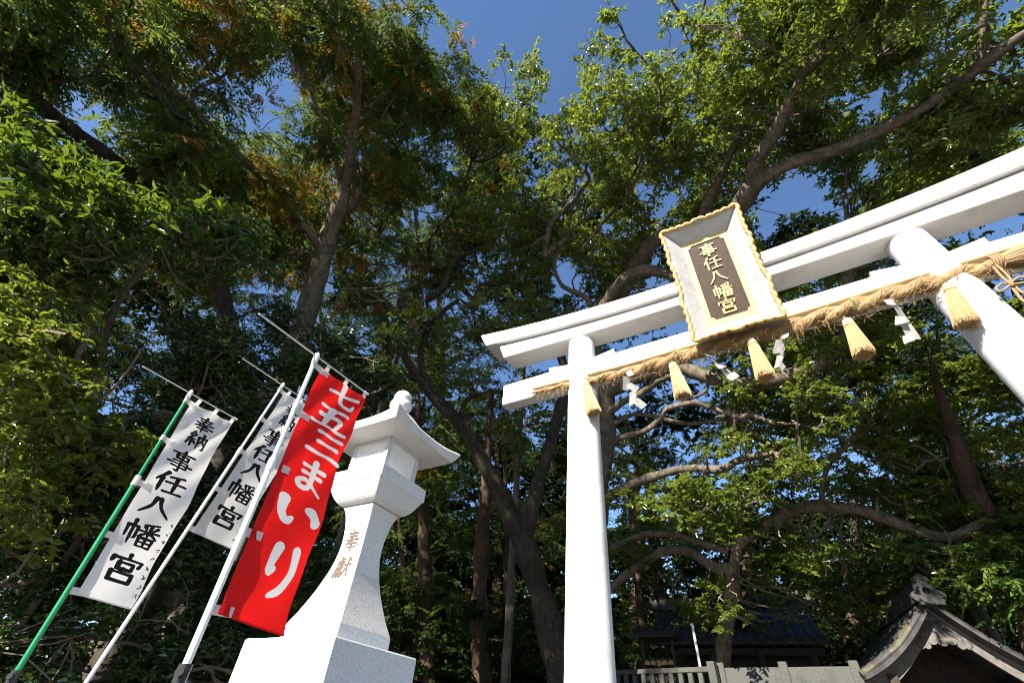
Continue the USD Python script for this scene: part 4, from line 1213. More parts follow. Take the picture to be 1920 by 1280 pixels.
# boughs the photograph shows bare: no leaves are grown in the air just before them
CLEAR = [(LineString(p).buffer(w), d) for p, w, d in (
    ([(1376, 1060), (1390, 1012), (1425, 985), (1495, 954), (1545, 950), (1650, 968), (1770, 1006), (1815, 992)], 24, 14.2),
    ([(1541, 940), (1545, 890), (1590, 832)], 14, 14.4), ([(1376, 1070), (1290, 1033), (1205, 1055), (1150, 1100)], 16, 15.2), ([(1366, 1035), (1265, 1002), (1180, 1012)], 14, 15.2),
    ([(560, 640), (592, 530), (612, 460), (638, 385), (655, 290), (672, 180), (670, 80)], 20, 12.7), ([(601, 468), (545, 390), (480, 322), (385, 230), (335, 180), (225, 90)], 14, 12),
    ([(1411, 348), (1448, 255), (1482, 190), (1515, 130), (1590, 60)], 18, 10.3), ([(1411, 350), (1500, 301), (1650, 245), (1785, 168), (1925, 62)], 18, 10), ([(1310, 432), (1350, 330), (1375, 280)], 20, 12),
    ([(1060, 1280), (1012, 1110), (985, 1030), (925, 900), (845, 775), (765, 680)], 26, 11.4), ([(985, 1000), (1025, 860), (1058, 730)], 16, 11.6),
    ([(1250, 884), (1350, 880), (1390, 860)], 16, 11.8), ([(1165, 818), (1252, 764), (1342, 766), (1412, 776), (1495, 796)], 12, 11.4), ([(1075, 470), (1130, 410), (1180, 350), (1215, 285), (1250, 210)], 12, 11.8),
    ([(1105, 640), (1128, 580), (1165, 530), (1250, 515)], 22, 11.7), ([(1166, 545), (1188, 500), (1215, 462), (1255, 440)], 22, 11.9),
    ([(905, 1280), (897, 1150), (905, 1010)], 16, 16.8), ([(802, 1280), (802, 1150), (795, 1030)], 14, 17.2), ([(60, 180), (115, 230), (260, 335), (330, 400)], 16, 10.6), ([(1700, 838), (1745, 850), (1765, 862), (1805, 845)], 12, 14), ([(1860, 855), (1885, 875), (1940, 855)], 10, 15.8))]


def before_bough(px, dist):
    out = np.zeros(len(px), bool)
    for g, d in CLEAR:
        out |= contains_xy(g, px[:, 0], px[:, 1]) & (dist < d + 0.25)
    return out


def limb_path(pts, per=6, wob=0.02, seed=0):
    """pts: (px, py, distance, radius). Returns a smooth 3-D path and its radii."""
    q = np.array([list(at(x, y, d)) + [r] for x, y, d, r in pts])
    s = smooth_path(q, per)
    r_ = np.random.default_rng(seed)
    amp = wob * np.minimum(1, np.arange(len(s)) / 4)[:, None]
    s[:, :3] += amp * (meshkit.fbm(s[:, :3] * 1.3 + seed, 2, seed)[:, None] - 0.5) * 2 * r_.normal(0, 1, 3)
    return s[:, :3], np.maximum(s[:, 3], 0.004)


def ground_base(P, r, lean=(0, 0), flare=1.5):
    """trunk path from the ground up to P."""
    x, y = P[0] + lean[0], P[1] + lean[1]
    g = float(ground_height(x, y))
    B = np.array([x, y, g - 0.1])
    return [B, B + (P - B) * 0.12, B + (P - B) * 0.5], [r * flare, r * 1.15, r * 1.05]


N_TREES = [0]


def tree(name, label, cat, trunk, limbs, blobs, bark_m, kinds, seed, lean=(0, 0), group=None, density=1.0, twigs=True, floor=True, keep=0.5, sc=(0.75, 1.25), gap=4.0, per=17, clump=0.62, slim=1.0):
    """trunk, limbs: lists of (px, py, distance, radius); blobs: (cx, cy, rx, ry, near, far, count). kinds: [(sprig kind, share)]."""
    r = np.random.default_rng(seed)
    t = thing(name, label, cat, group)
    skel = []
    if trunk:
        p, rad = limb_path(trunk, seed=seed)
        rad = rad * slim
        if floor:
            b, br = ground_base(p[0], rad[0], lean)
            p, rad = np.vstack([smooth_path(np.vstack([b, p[:1]]), 5)[:-1], p]), np.r_[np.interp(np.linspace(0, 3, 15), [0, 1, 2, 3], br + [rad[0]]), rad]
        part(t, 'trunk', tube(p, rad, 14, rough=0.5, seed=seed), bark_m, 60)
        skel.append(p)
    for i, l in enumerate(limbs):
        p, rad = limb_path(l, seed=seed + 31 * i + 1)
        rad = rad * slim
        part(t, 'limb', tube(p, rad, 10 if l[0][3] > 0.05 else 7, rough=0.5, seed=seed + i), bark_m, 60)
        skel.append(p)
    # leaf clusters: sprigs gathered in clumps with air between them
    C, deep = [], []
    for (cx, cy, rx, ry, d0, d1, n, *inner) in blobs:
        n = int(n * density)
        m_ = max(3, int(n / per))
        a, q = r.uniform(0, 2 * np.pi, m_), np.sqrt(r.random(m_))
        px = np.stack([cx + rx * q * np.cos(a), cy + ry * q * np.sin(a)], 1)
        dd = r.uniform(d0, d1, m_)
        P = np.array([at(x, y, d) for (x, y), d in zip(px, dd)])
        P = P[meshkit.fbm(P * 0.5 + seed, 2, seed) > keep - 0.1]
        k_ = r.poisson(per, len(P))
        R_ = np.repeat(clump * r.uniform(0.6, 1.35, len(P)) * np.linalg.norm(P - EYE, axis=1) / 12.0, k_)
        off_ = r.normal(0, 1, (len(R_), 3)); off_ /= np.linalg.norm(off_, axis=1)[:, None]
        off_ *= (r.random(len(R_)) ** 0.45)[:, None] * [1.15, 1.15, 0.75]
        P = np.repeat(P, k_, axis=0) + off_ * R_[:, None]
        px = project(P)
        ok = ~in_gap(px, gap) & ~before_bough(px, np.linalg.norm(P - EYE, axis=1)) & (P[:, 2] > ground_height(P[:, 0], P[:, 1]) + 0.15)
        (deep if inner else C).append(P[ok])
    if deep:                                             # deep crown foliage, shade put into its darker leaf colour
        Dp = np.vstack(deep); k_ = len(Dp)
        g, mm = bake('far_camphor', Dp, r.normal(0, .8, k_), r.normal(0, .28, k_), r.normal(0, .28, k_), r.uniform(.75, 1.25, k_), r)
        part(t, 'crown', g, mm, kind='stuff', label='foliage deep in the crown with shade put into its leaf colour')
    C = np.vstack(C)
    yaw = r.normal(0, 0.8, len(C)); tx, ty = r.normal(0, 0.28, len(C)), r.normal(0, 0.28, len(C))
    s_ = r.uniform(sc[0], sc[1], len(C))
    nz = meshkit.fbm(C * 0.95 + 40, 2, seed + 5)
    rank = np.argsort(np.argsort(nz + r.normal(0, 0.3, len(C)))) / max(1, len(C))
    lo = 0.0
    for kind, share in kinds:
        sel = (rank >= lo) & (rank < lo + share); lo += share
        if sel.any():
            g, mm = bake(kind, C[sel], yaw[sel], tx[sel], ty[sel], s_[sel], r)
            part(t, 'crown' if kind != 'rust' else 'browned_sprays', g, mm, kind='stuff')
    # twigs from the limbs out to the clusters
    if twigs and skel:
        from scipy.spatial import cKDTree
        S = np.vstack(skel); kd = cKDTree(S)
        order = r.permutation(len(C))
        hub = order[:max(6, len(C) // 14)]
        lines, lines2 = [], []
        HP = []
        for h in hub:
            d, j = kd.query(C[h])
            if d > 6.5:
                continue
            a, b = S[j], C[h]
            bend = r.normal(0, 0.12 * d, 3) + np.array([0, 0, -0.06 * d])
            l = [a + (b - a) * q + bend * 4 * q * (1 - q) + r.normal(0, 0.02 * d, 3) * (0 < q < 1) for q in np.linspace(0, 1, 7)]
            lines.append(l); HP += l[2:]
        if HP:
            kd2 = cKDTree(np.array(HP)); HP = np.array(HP)
            for h in order[len(hub):]:
                if r.random() < 0.55:
                    dn_, jn_ = kd2.query(C[h], k=min(5, len(HP))); pk = r.integers(0, len(np.atleast_1d(dn_))); d, j = np.atleast_1d(dn_)[pk], np.atleast_1d(jn_)[pk]
                    if d < 1.6:
                        a, b = HP[j], C[h]
                        bend = r.normal(0, 0.1 * d, 3)
                        lines2.append([a + (b - a) * q + bend * 4 * q * (1 - q) for q in np.linspace(0, 1, 4)])
            ms = [straw_mesh(lines, 0.03)] + ([straw_mesh(lines2, 0.012)] if lines2 else [])
            part(t, 'twigs', cat_(ms), bark_m, kind='stuff')
    return t


# --- the great camphor behind the gate
H = 12.5
tree('camphor_tree', 'huge spreading camphor tree behind the gate with thick twisting limbs', 'tree',
     [(1098, 1230, H, .46), (1108, 1080, H, .42), (1116, 960, H, .4), (1128, 860, H, .38), (1136, 770, H, .36), (1122, 690, H, .33), (1105, 620, H, .3), (1128, 575, H, .27), (1166, 545, H, .25), (1188, 500, H, .23), (1215, 462, H, .22), (1255, 440, H - .3, .21), (1310, 432, H - .7, .2), (1352, 425, H - 1.2, .21), (1388, 385, H - 1.6, .2), (1411, 348, H - 1.8, .2)],
     [[(1411, 348, H - 1.8, .19), (1418, 305, H - 2, .17), (1448, 255, H - 2.1, .15), (1482, 190, H - 2.2, .13), (1515, 130, H - 2.3, .11), (1580, 70, H - 2.4, .08), (1620, 30, H - 2.4, .05)],
      [(1515, 130, H - 2.3, .1), (1535, 95, H - 2.3, .09), (1560, 55, H - 2.4, .06), (1575, 0, H - 2.4, .04)],
      [(1411, 350, H - 1.8, .19), (1440, 330, H - 2, .17), (1500, 301, H - 2.1, .15), (1562, 283, H - 2.2, .14), (1650, 245, H - 2.4, .13), (1722, 208, H - 2.5, .12), (1785, 168, H - 2.6, .11), (1842, 122, H - 2.7, .1), (1925, 62, H - 2.8, .08), (2010, 10, H - 2.8, .05)],
      [(1842, 122, H - 2.7, .07), (1838, 90, H - 2.6, .06), (1842, 45, H - 2.5, .05), (1850, 0, H - 2.4, .03)],
      [(1310, 432, H - .7, .17), (1325, 385, H - .5, .15), (1350, 330, H - .4, .14), (1368, 292, H - .4, .12), (1385, 250, H - .3, .1), (1380, 190, H - .3, .08)],
      [(1385, 250, H - .3, .08), (1335, 222, H, .07), (1325, 160, H, .07), (1312, 110, H, .06), (1308, 55, H, .06), (1285, 38, H, .05), (1262, 5, H, .04), (1240, -40, H, .03)],
      [(1326, 163, H, .05), (1285, 168, H, .05), (1255, 158, H, .045), (1225, 130, H, .04), (1190, 95, H, .03)],
      [(1308, 50, H, .04), (1318, 20, H, .035), (1328, -30, H, .03)],
      [(1105, 640, H, .25), (1128, 580, H - .3, .22), (1165, 530, H - .5, .19), (1205, 508, H - .6, .17), (1250, 515, H - .7, .16), (1290, 540, H - .8, .13)],
      [(1150, 830, H, .12), (1165, 818, H - .2, .1), (1205, 808, H - .4, .09), (1238, 785, H - .5, .085), (1252, 764, H - .6, .08), (1300, 754, H - .7, .08), (1342, 766, H - .8, .08), (1382, 778, H - .9, .075), (1412, 776, H - 1, .07), (1445, 790, H - 1.1, .06), (1495, 796, H - 1.2, .04)],
      [(1140, 800, H, .1), (1190, 776, H - .2, .08), (1240, 784, H - .3, .07), (1292, 795, H - .4, .06), (1370, 788, H - .6, .05), (1420, 818, H - .7, .04), (1445, 832, H - .8, .02)],
      [(1135, 780, H, .13), (1165, 755, H - .3, .12), (1200, 738, H - .5, .11), (1240, 712, H - .7, .1), (1275, 700, H - .9, .09)],
      [(1130, 740, H, .24), (1200, 705, H - .5, .22), (1270, 688, H - .8, .21), (1330, 708, H - 1, .2), (1400, 718, H - 1.1, .2), (1470, 706, H - 1.2, .19), (1540, 682, H - 1.3, .17), (1580, 630, H - 1.4, .15), (1592, 560, H - 1.5, .13), (1588, 500, H - 1.5, .11), (1600, 440, H - 1.6, .08)],
      [(1330, 712, H - 1, .06), (1322, 735, H - 1, .05), (1300, 745, H - 1.1, .03)],
      [(1440, 715, H - 1.1, .06), (1425, 728, H - 1.2, .05), (1395, 728, H - 1.3, .04), (1375, 735, H - 1.3, .03)],
      [(1120, 940, H, .18), (1180, 910, H - .2, .16), (1250, 884, H - .4, .13), (1300, 876, H - .5, .12), (1350, 880, H - .6, .12), (1392, 860, H - .7, .1), (1450, 848, H - .8, .06)],
      [(1300, 876, H - .5, .07), (1318, 882, H - .5, .07), (1330, 905, H - .5, .05), (1345, 930, H - .5, .03)],
      [(1120, 600, H, .12), (1100, 560, H, .1), (1070, 545, H, .09), (1050, 530, H, .07), (1040, 490, H, .06), (1062, 440, H, .05), (1075, 380, H, .045), (1078, 330, H, .04)],
      [(1020, 480, H, .12), (1070, 440, H, .1), (1105, 405, H, .085), (1150, 370, H, .07), (1185, 330, H, .05), (1205, 290, H, .04), (1225, 250, H, .03), (1255, 205, H, .015)],
      [(1090, 470, H - .3, .07), (1120, 430, H - .3, .06), (1160, 385, H - .4, .05), (1190, 345, H - .4, .04), (1215, 275, H - .5, .03), (1250, 210, H - .5, .015)],
      [(1020, 480, H, .11), (1035, 420, H, .1), (1082, 370, H, .07), (1105, 340, H, .06), (1100, 315, H, .05), (1125, 280, H, .05), (1180, 240, H, .04), (1230, 170, H, .03)]],
     [(1180, 120, 120, 150, 11.5, 14, 190), (1120, 270, 130, 110, 11.5, 14.5, 230), (1230, 220, 130, 110, 12, 14.5, 220), (1400, 90, 160, 130, 10, 13, 260), (1440, 230, 130, 110, 10, 13, 190), (1580, 110, 180, 150, 9.5, 12.5, 340), (1760, 60, 220, 130, 9.5, 12.5, 300),
      (1640, 270, 180, 90, 10, 12.5, 210), (1850, 210, 160, 80, 10, 13, 190), (1330, 330, 130, 100, 11.5, 14, 220), (1180, 400, 150, 110, 12, 15, 240), (1500, 290, 120, 70, 10.5, 12.5, 90), (1060, 380, 120, 120, 12.5, 15.5, 230), (1110, 480, 110, 70, 13, 15.5, 130), (1190, 490, 70, 60, 13, 15, 50),
      (1150, 640, 110, 70, 13, 15, 70), (1320, 820, 180, 110, 12.5, 15, 230), (1480, 780, 140, 130, 11, 14, 260), (1230, 900, 130, 80, 12, 15, 140), (1620, 440, 130, 90, 11, 13, 130), (1490, 480, 120, 80, 11.5, 14, 130), (1330, 690, 120, 60, 12.5, 14.5, 60), (1560, 620, 110, 80, 11.5, 14, 90), (1740, 340, 150, 70, 11, 14, 130), (1240, 850, 90, 80, 10.2, 11.2, 70), (1500, 720, 120, 90, 10, 11.3, 110), (1600, 860, 110, 60, 10.8, 11.8, 70), (1430, 620, 90, 60, 10.4, 11.6, 60), (1900, 330, 120, 60, 11, 14, 60), (1230, 830, 110, 100, 15.5, 17.5, 110, 1), (1420, 800, 130, 90, 15.5, 17.5, 110, 1), (1290, 1060, 140, 60, 18.5, 20.5, 90, 1), (1130, 480, 160, 120, 15.0, 18.0, 170, 1), (1130, 560, 150, 100, 15.0, 18.0, 100, 1), (1420, 450, 160, 120, 15.0, 18.0, 170, 1), (1420, 530, 150, 100, 15.0, 18.0, 100, 1), (1700, 270, 160, 120, 14.5, 17.5, 170, 1), (1700, 350, 150, 100, 14.5, 17.5, 100, 1), (1560, 620, 160, 120, 15.5, 18.5, 170, 1), (1560, 700, 150, 100, 15.5, 18.5, 100, 1), (1300, 220, 160, 120, 15.0, 18.0, 170, 1), (1300, 300, 150, 100, 15.0, 18.0, 100, 1)],
     M['bark_camphor'], [('camphor', 1.0)], 11, lean=(0.1, 0.2), density=0.95, clump=0.7, per=16, slim=0.78)

# --- second camphor, its dark forked trunk between the lantern and the gate
G1 = 11.5
tree('camphor_tree', 'dark leaning camphor tree with a forked trunk between the lantern and the gate', 'tree',
     [(1066, 1300, G1, .4), (1040, 1200, G1, .37), (1012, 1110, G1, .34), (985, 1030, G1, .33), (955, 960, G1, .27), (925, 900, G1, .24), (882, 822, G1, .2), (845, 775, G1, .18), (800, 730, G1, .16), (765, 680, G1, .14), (745, 630, G1, .12), (752, 560, G1, .1)],
     [[(985, 1000, G1, .26), (1002, 930, G1, .22), (1025, 860, G1 + .2, .2), (1045, 790, G1 + .4, .19), (1058, 730, G1 + .6, .17), (1050, 660, G1 + .8, .14), (1010, 600, G1 + 1, .12), (960, 560, G1 + 1.2, .1), (930, 545, G1 + 1.2, .08)],
      [(880, 820, G1, .1), (868, 770, G1, .09), (880, 745, G1, .08), (915, 738, G1, .06), (950, 735, G1, .05)],
      [(812, 742, G1, .12), (790, 690, G1, .1), (795, 640, G1, .09), (815, 600, G1, .08), (860, 560, G1, .06)],
      [(800, 730, G1, .06), (775, 712, G1, .05), (745, 690, G1, .04), (720, 690, G1, .03)],
      [(930, 545, G1 + 1.2, .1), (890, 560, G1 + 1.2, .09), (858, 520, G1 + 1.2, .08), (858, 490, G1 + 1.2, .05)],
      [(890, 560, G1 + 1.2, .09), (905, 535, G1 + 1.3, .08), (940, 530, G1 + 1.3, .07), (975, 500, G1 + 1.4, .06), (1000, 440, G1 + 1.5, .05), (1010, 380, G1 + 1.5, .04)],
      [(800, 560, G1 + 1, .14), (830, 540, G1 + 1, .13), (850, 490, G1 + 1, .08), (900, 465, G1 + 1.2, .05)],
      [(820, 430, G1 + 2, .07), (845, 400, G1 + 2, .06), (870, 350, G1 + 2, .05), (885, 300, G1 + 2, .04)],
      [(830, 500, G1 + 1, .05), (860, 480, G1 + 1, .04), (905, 462, G1 + 1, .03), (940, 440, G1 + 1, .02)]],
     [(940, 330, 120, 130, 12.5, 15.5, 230), (960, 200, 90, 90, 12.5, 15, 130), (960, 470, 150, 110, 12, 15, 220), (850, 640, 150, 90, 11, 14, 190), (980, 660, 120, 80, 12, 15, 130), (900, 760, 130, 90, 12, 15, 130), (1010, 560, 90, 80, 12.5, 15, 90), (1000, 820, 60, 80, 12.5, 15, 50)],
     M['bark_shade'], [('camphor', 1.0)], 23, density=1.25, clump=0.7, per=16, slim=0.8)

# --- big conifer on the left
A1 = 13.0
tree('hinoki_cypress', 'tall cypress behind the banners, its pale trunk forked and sprays browning', 'tree',
     [(530, 720, A1, .4), (575, 592, A1, .36), (592, 530, A1, .34), (612, 460, A1, .3), (638, 385, A1, .27), (650, 320, A1, .18), (662, 250, A1, .15), (672, 180, A1, .12), (670, 80, A1, .1), (658, 0, A1, .07), (650, -80, A1, .05)],
     [[(601, 468, A1, .15), (575, 428, A1, .14), (545, 390, A1, .13), (510, 350, A1 - .3, .12), (480, 322, A1 - .5, .11), (430, 272, A1 - .8, .1), (385, 230, A1 - 1, .09), (335, 180, A1 - 1.2, .08), (275, 140, A1 - 1.4, .07), (225, 90, A1 - 1.6, .06), (180, 55, A1 - 1.6, .05), (120, 5, A1 - 1.6, .04), (90, -40, A1 - 1.6, .03)],
      [(645, 400, A1, .1), (664, 380, A1, .09), (676, 350, A1, .08), (682, 320, A1, .06), (690, 240, A1 + .2, .05), (705, 190, A1 + .2, .05), (740, 160, A1 + .2, .03)],
      [(640, 375, A1, .1), (634, 330, A1, .09), (625, 280, A1, .08), (600, 215, A1 - .2, .07), (568, 130, A1 - .3, .06), (550, 60, A1 - .4, .05), (545, -20, A1 - .4, .04)],
      [(648, 340, A1, .07), (668, 300, A1 + .2, .06), (665, 330, A1 + .2, .06)],
      [(590, 475, A1, .05), (560, 472, A1, .045), (515, 477, A1, .04), (480, 478, A1, .03)],
      [(672, 190, A1, .05), (655, 150, A1, .045), (640, 120, A1, .035), (615, 90, A1, .02)],
      [(680, 230, A1, .05), (695, 200, A1, .045), (730, 172, A1, .03)],
      [(355, 205, A1 - 1.1, .05), (365, 170, A1 - 1.1, .045), (395, 155, A1 - 1.1, .04), (430, 130, A1 - 1.1, .035), (452, 60, A1 - 1.1, .03), (465, 10, A1 - 1.1, .02)],
      [(340, 185, A1 - 1.2, .04), (300, 140, A1 - 1.2, .035), (260, 135, A1 - 1.2, .03), (225, 140, A1 - 1.2, .025)],
      [(525, 365, A1, .04), (538, 345, A1, .035), (545, 320, A1, .03), (540, 285, A1, .02)],
      [(620, 600, A1, .06), (640, 545, A1, .055), (670, 543, A1, .04)],
      [(225, 95, A1 - 1.6, .035), (190, 88, A1 - 1.6, .03), (150, 82, A1 - 1.7, .025), (120, 60, A1 - 1.7, .02)]],
     [(470, 120, 260, 190, 11.5, 14.5, 430), (700, 110, 190, 190, 12.5, 15, 430), (560, 300, 200, 150, 12, 15, 300), (800, 240, 130, 150, 13, 15.5, 260), (760, 430, 150, 150, 13, 16, 330), (300, 60, 190, 130, 10.5, 13, 190), (400, 330, 150, 110, 11.5, 14, 150), (450, -30, 380, 50, 12, 14.5, 110), (620, 160, 130, 150, 11.5, 12.8, 160), (740, 560, 120, 80, 13, 15, 120), (540, 540, 70, 60, 14, 16, 60), (560, 440, 60, 60, 14, 16, 50)],
     M['bark_grey'], [('conifer', 0.8), ('rust', 0.2)], 37, lean=(0.3, -0.2), density=1.1, clump=0.75, slim=0.78)

# --- conifer whose heavy bough crosses the upper left corner
B1 = 11.0
tree('cedar_tree', 'leaning cedar at far left, its heavy dark bough across the upper corner', 'tree',
     [(470, 760, B1 + 1, .3), (430, 600, B1 + .6, .27), (385, 480, B1 + .3, .25), (330, 400, B1, .22), (260, 335, B1 - .3, .19), (185, 280, B1 - .6, .16), (115, 230, B1 - .8, .14), (40, 165, B1 - 1, .12), (-60, 110, B1 - 1, .1), (-160, 60, B1 - 1, .07)],
     [[(115, 230, B1 - .8, .06), (60, 205, B1 - .9, .05), (20, 180, B1 - 1, .045), (-40, 175, B1 - 1, .03)],
      [(185, 280, B1 - .6, .05), (130, 262, B1 - .6, .045), (70, 232, B1 - .7, .04), (20, 215, B1 - .8, .03)],
      [(250, 330, B1 - .3, .05), (300, 300, B1 - .3, .045), (330, 265, B1 - .3, .04), (350, 225, B1 - .3, .03)]],
     [(90, 80, 170, 130, 9.5, 12, 210), (70, 300, 160, 90, 9.5, 12, 140), (250, 260, 150, 80, 10, 12.5, 130), (260, 420, 140, 90, 10.5, 13, 150), (400, 470, 120, 90, 11, 13, 130)],
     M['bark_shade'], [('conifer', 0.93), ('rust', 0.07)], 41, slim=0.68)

# --- broadleaf trees and hedge on the left
tree('evergreen_oak', 'bright green large leaved evergreen tree at the left edge of the grove', 'tree',
     [(180, 760, 8.2, .1), (195, 640, 8.2, .09), (225, 560, 8.2, .08), (270, 500, 8.1, .06), (300, 460, 8, .045), (345, 440, 7.9, .03)],
     [[(225, 560, 8.2, .06), (180, 490, 8, .05), (120, 440, 7.8, .04), (60, 400, 7.6, .03)], [(195, 640, 8.2, .05), (130, 560, 8, .04), (60, 520, 7.8, .03), (0, 470, 7.6, .02)], [(300, 460, 8, .04), (330, 520, 8, .03), (380, 560, 8, .02)]],
     [(70, 400, 140, 80, 6.8, 8.6, 150), (40, 320, 110, 60, 6.8, 8.4, 60), (330, 425, 85, 42, 7.4, 8.4, 55), (120, 500, 130, 60, 7, 8.8, 110), (220, 450, 90, 60, 7.6, 9, 60), (430, 450, 70, 60, 8.4, 9.6, 40)],
     M['twig'], [('bush', 1.0)], 53, gap=2, slim=0.5, density=0.8, clump=0.7, per=13)
tree('olive_leaved_tree', 'sunlit yellowish green small tree on the left above the green flag pole', 'tree',
     [(150, 1010, 7.4, .06), (130, 860, 7.2, .06), (125, 760, 6.9, .06), (140, 680, 6.6, .05), (170, 620, 6.6, .03)],
     [[(130, 860, 7.2, .05), (160, 780, 6.5, .04), (220, 720, 6.4, .03), (270, 650, 6.4, .015)], [(130, 860, 7.2, .05), (40, 760, 6.4, .04), (0, 680, 6.3, .03)]],
     [(150, 660, 190, 90, 5.9, 7.2, 300), (60, 600, 140, 60, 5.8, 7.2, 150), (270, 640, 80, 60, 6.2, 7.2, 90), (200, 770, 130, 70, 6.0, 7.2, 150), (40, 740, 120, 110, 5.8, 7.2, 210), (90, 860, 120, 60, 6.2, 7.4, 70), (30, 960, 110, 60, 6.2, 7.2, 60)],
     M['twig'], [('olive', 1.0)], 59, gap=0, slim=0.6, density=0.62, clump=0.8, per=12)
tree('camellia_hedge', 'dark glossy camellia hedge behind the white banners and the lantern', 'hedge',
     [(480, 1180, 8.0, .08), (490, 1000, 8.0, .07), (500, 860, 8.0, .05), (510, 760, 8.0, .03)],
     [[(490, 1000, 8, .04), (400, 880, 7.8, .03), (360, 780, 7.7, .02)], [(490, 1000, 8, .04), (580, 860, 8.2, .03), (640, 760, 8.4, .02)], [(500, 860, 8, .03), (560, 720, 8.2, .02), (620, 660, 8.4, .012)]],
     [(430, 720, 130, 90, 7.2, 8.6, 300), (570, 680, 120, 70, 7.6, 8.8, 230), (670, 660, 90, 55, 8.0, 9.2, 140), (340, 680, 80, 60, 7.2, 8.4, 110), (380, 860, 160, 110, 7.2, 8.6, 330), (540, 830, 140, 110, 7.6, 9, 300), (640, 780, 90, 90, 8, 9.4, 170), (250, 960, 160, 110, 6.9, 8.4, 260), (450, 1010, 170, 120, 7.4, 8.8, 300), (300, 1130, 190, 110, 6.9, 8.2, 260), (120, 1120, 160, 130, 6.8, 8.2, 210), (80, 960, 130, 100, 7, 8.4, 150), (500, 1170, 160, 110, 7.4, 8.8, 190), (100, 1260, 220, 90, 6.6, 7.8, 170), (420, 1270, 240, 70, 7, 8.4, 170), (20, 860, 130, 90, 7.2, 8.6, 130), (200, 850, 130, 80, 7.4, 8.6, 150), (480, 620, 70, 40, 8.4, 9.4, 50)],
     M['twig'], [('hedge', 1.0)], 61, gap=-40, keep=0.3, clump=0.55, density=0.74)

# --- right hand tree with the long horizontal bough, bark coloured as if sunlit, above the shrine gate roof
J = 15.0
tree('zelkova_tree', 'crooked tree with a long horizontal bough coloured as if sunlit above the shrine roofs', 'tree',
     [(1352, 1300, J + .8, .3), (1358, 1200, J + .8, .28), (1372, 1110, J + .5, .24), (1376, 1060, J + .2, .22), (1390, 1012, J, .21), (1425, 985, J, .2), (1462, 970, J, .2), (1495, 954, J, .2), (1545, 950, J - .2, .19), (1600, 955, J - .4, .18), (1650, 968, J - .6, .17), (1705, 988, J - .8, .15), (1770, 1006, J - 1, .13), (1815, 992, J - 1.1, .11), (1850, 970, J - 1.2, .07)],
     [[(1376, 1070, J + .2, .2), (1335, 1060, J + .3, .19), (1290, 1033, J + .4, .18), (1245, 1033, J + .5, .17), (1205, 1055, J + .6, .16), (1170, 1082, J + .7, .16), (1120, 1130, J + .8, .14)],
      [(1366, 1035, J + .2, .13), (1310, 1015, J + .3, .13), (1265, 1002, J + .4, .12), (1220, 1000, J + .5, .12), (1180, 1012, J + .6, .11), (1135, 1035, J + .7, .1)],
      [(1544, 950, J - .2, .09), (1541, 915, J - .2, .08), (1556, 868, J - .3, .08), (1590, 832, J - .4, .09), (1620, 800, J - .5, .06), (1655, 775, J - .6, .04)],
      [(1590, 832, J - .4, .07), (1635, 842, J - .5, .06), (1665, 850, J - .6, .05), (1700, 838, J - .7, .04), (1725, 835, J - .7, .03)],
      [(1600, 825, J - .4, .05), (1645, 800, J - .5, .045), (1690, 820, J - .6, .04), (1745, 850, J - .7, .035), (1765, 862, J - .7, .03), (1805, 845, J - .8, .02)],
      [(1366, 1030, J + .1, .1), (1366, 985, J + .2, .1), (1390, 955, J + .2, .08), (1430, 940, J + .2, .05), (1450, 935, J + .2, .04)],
      [(1487, 955, J, .04), (1462, 938, J, .035), (1455, 918, J, .03), (1465, 907, J, .03), (1500, 905, J, .02)],
      [(1370, 1000, J, .035), (1340, 980, J, .03), (1312, 955, J, .025), (1295, 944, J, .02)],
      [(1700, 984, J - .8, .03), (1699, 968, J - .8, .025), (1701, 955, J - .8, .015)]],
     [(1470, 880, 130, 90, 14, 16.5, 150), (1330, 960, 150, 80, 14.5, 17, 150), (1240, 1090, 130, 80, 15, 17.5, 130), (1270, 980, 110, 70, 16.5, 18, 110), (1300, 975, 110, 50, 10.9, 12, 120), (1410, 930, 90, 50, 11, 11.9, 90), (1480, 1060, 80, 40, 12, 13, 60), (1390, 1110, 70, 35, 12.3, 13, 50), (1420, 1130, 110, 40, 17, 18.5, 60), (1590, 1060, 160, 90, 14.5, 17, 260), (1480, 1070, 130, 90, 15, 17.5, 170), (1700, 930, 150, 80, 13.5, 16, 190), (1800, 1060, 130, 70, 13.5, 15.5, 150), (1620, 900, 110, 60, 14, 16, 90), (1700, 1090, 120, 60, 14.5, 16.5, 110), (1640, 760, 130, 90, 13.5, 16, 170)],
     M['bark_sunlit'], [('maple', 0.6), ('camphor', 0.4)], 67, slim=0.74)
tree('broadleaf_tree', 'rounded broadleaf tree behind the right pillar with dense olive crown', 'tree',
     [(1800, 1100, 17, .2), (1795, 1000, 17, .18), (1790, 900, 17, .17), (1775, 820, 17, .14), (1762, 740, 17, .1), (1752, 680, 17, .06)],
     [[(1790, 900, 17, .09), (1850, 830, 16.6, .07), (1900, 800, 16.4, .05), (1960, 780, 16.2, .03)], [(1775, 820, 17, .08), (1800, 745, 16.6, .06), (1812, 720, 16.5, .05), (1830, 690, 16.5, .03)], [(1860, 855, 16, .05), (1885, 875, 16, .04), (1940, 855, 16, .03)], [(1810, 790, 16.5, .05), (1835, 775, 16.5, .04), (1845, 755, 16.5, .03)]],
     [(1700, 690, 140, 80, 14.5, 17, 230), (1830, 660, 110, 90, 15, 17.5, 140), (1880, 780, 120, 90, 15, 17.5, 140), (1750, 800, 140, 60, 15.5, 18, 120), (1860, 930, 130, 80, 14, 16, 190), (1960, 880, 110, 160, 14.5, 17, 130), (1690, 590, 120, 60, 14, 17, 110), (1720, 500, 100, 60, 14, 17, 60)],
     M['bark_camphor'], [('camphor', 1.0)], 71)
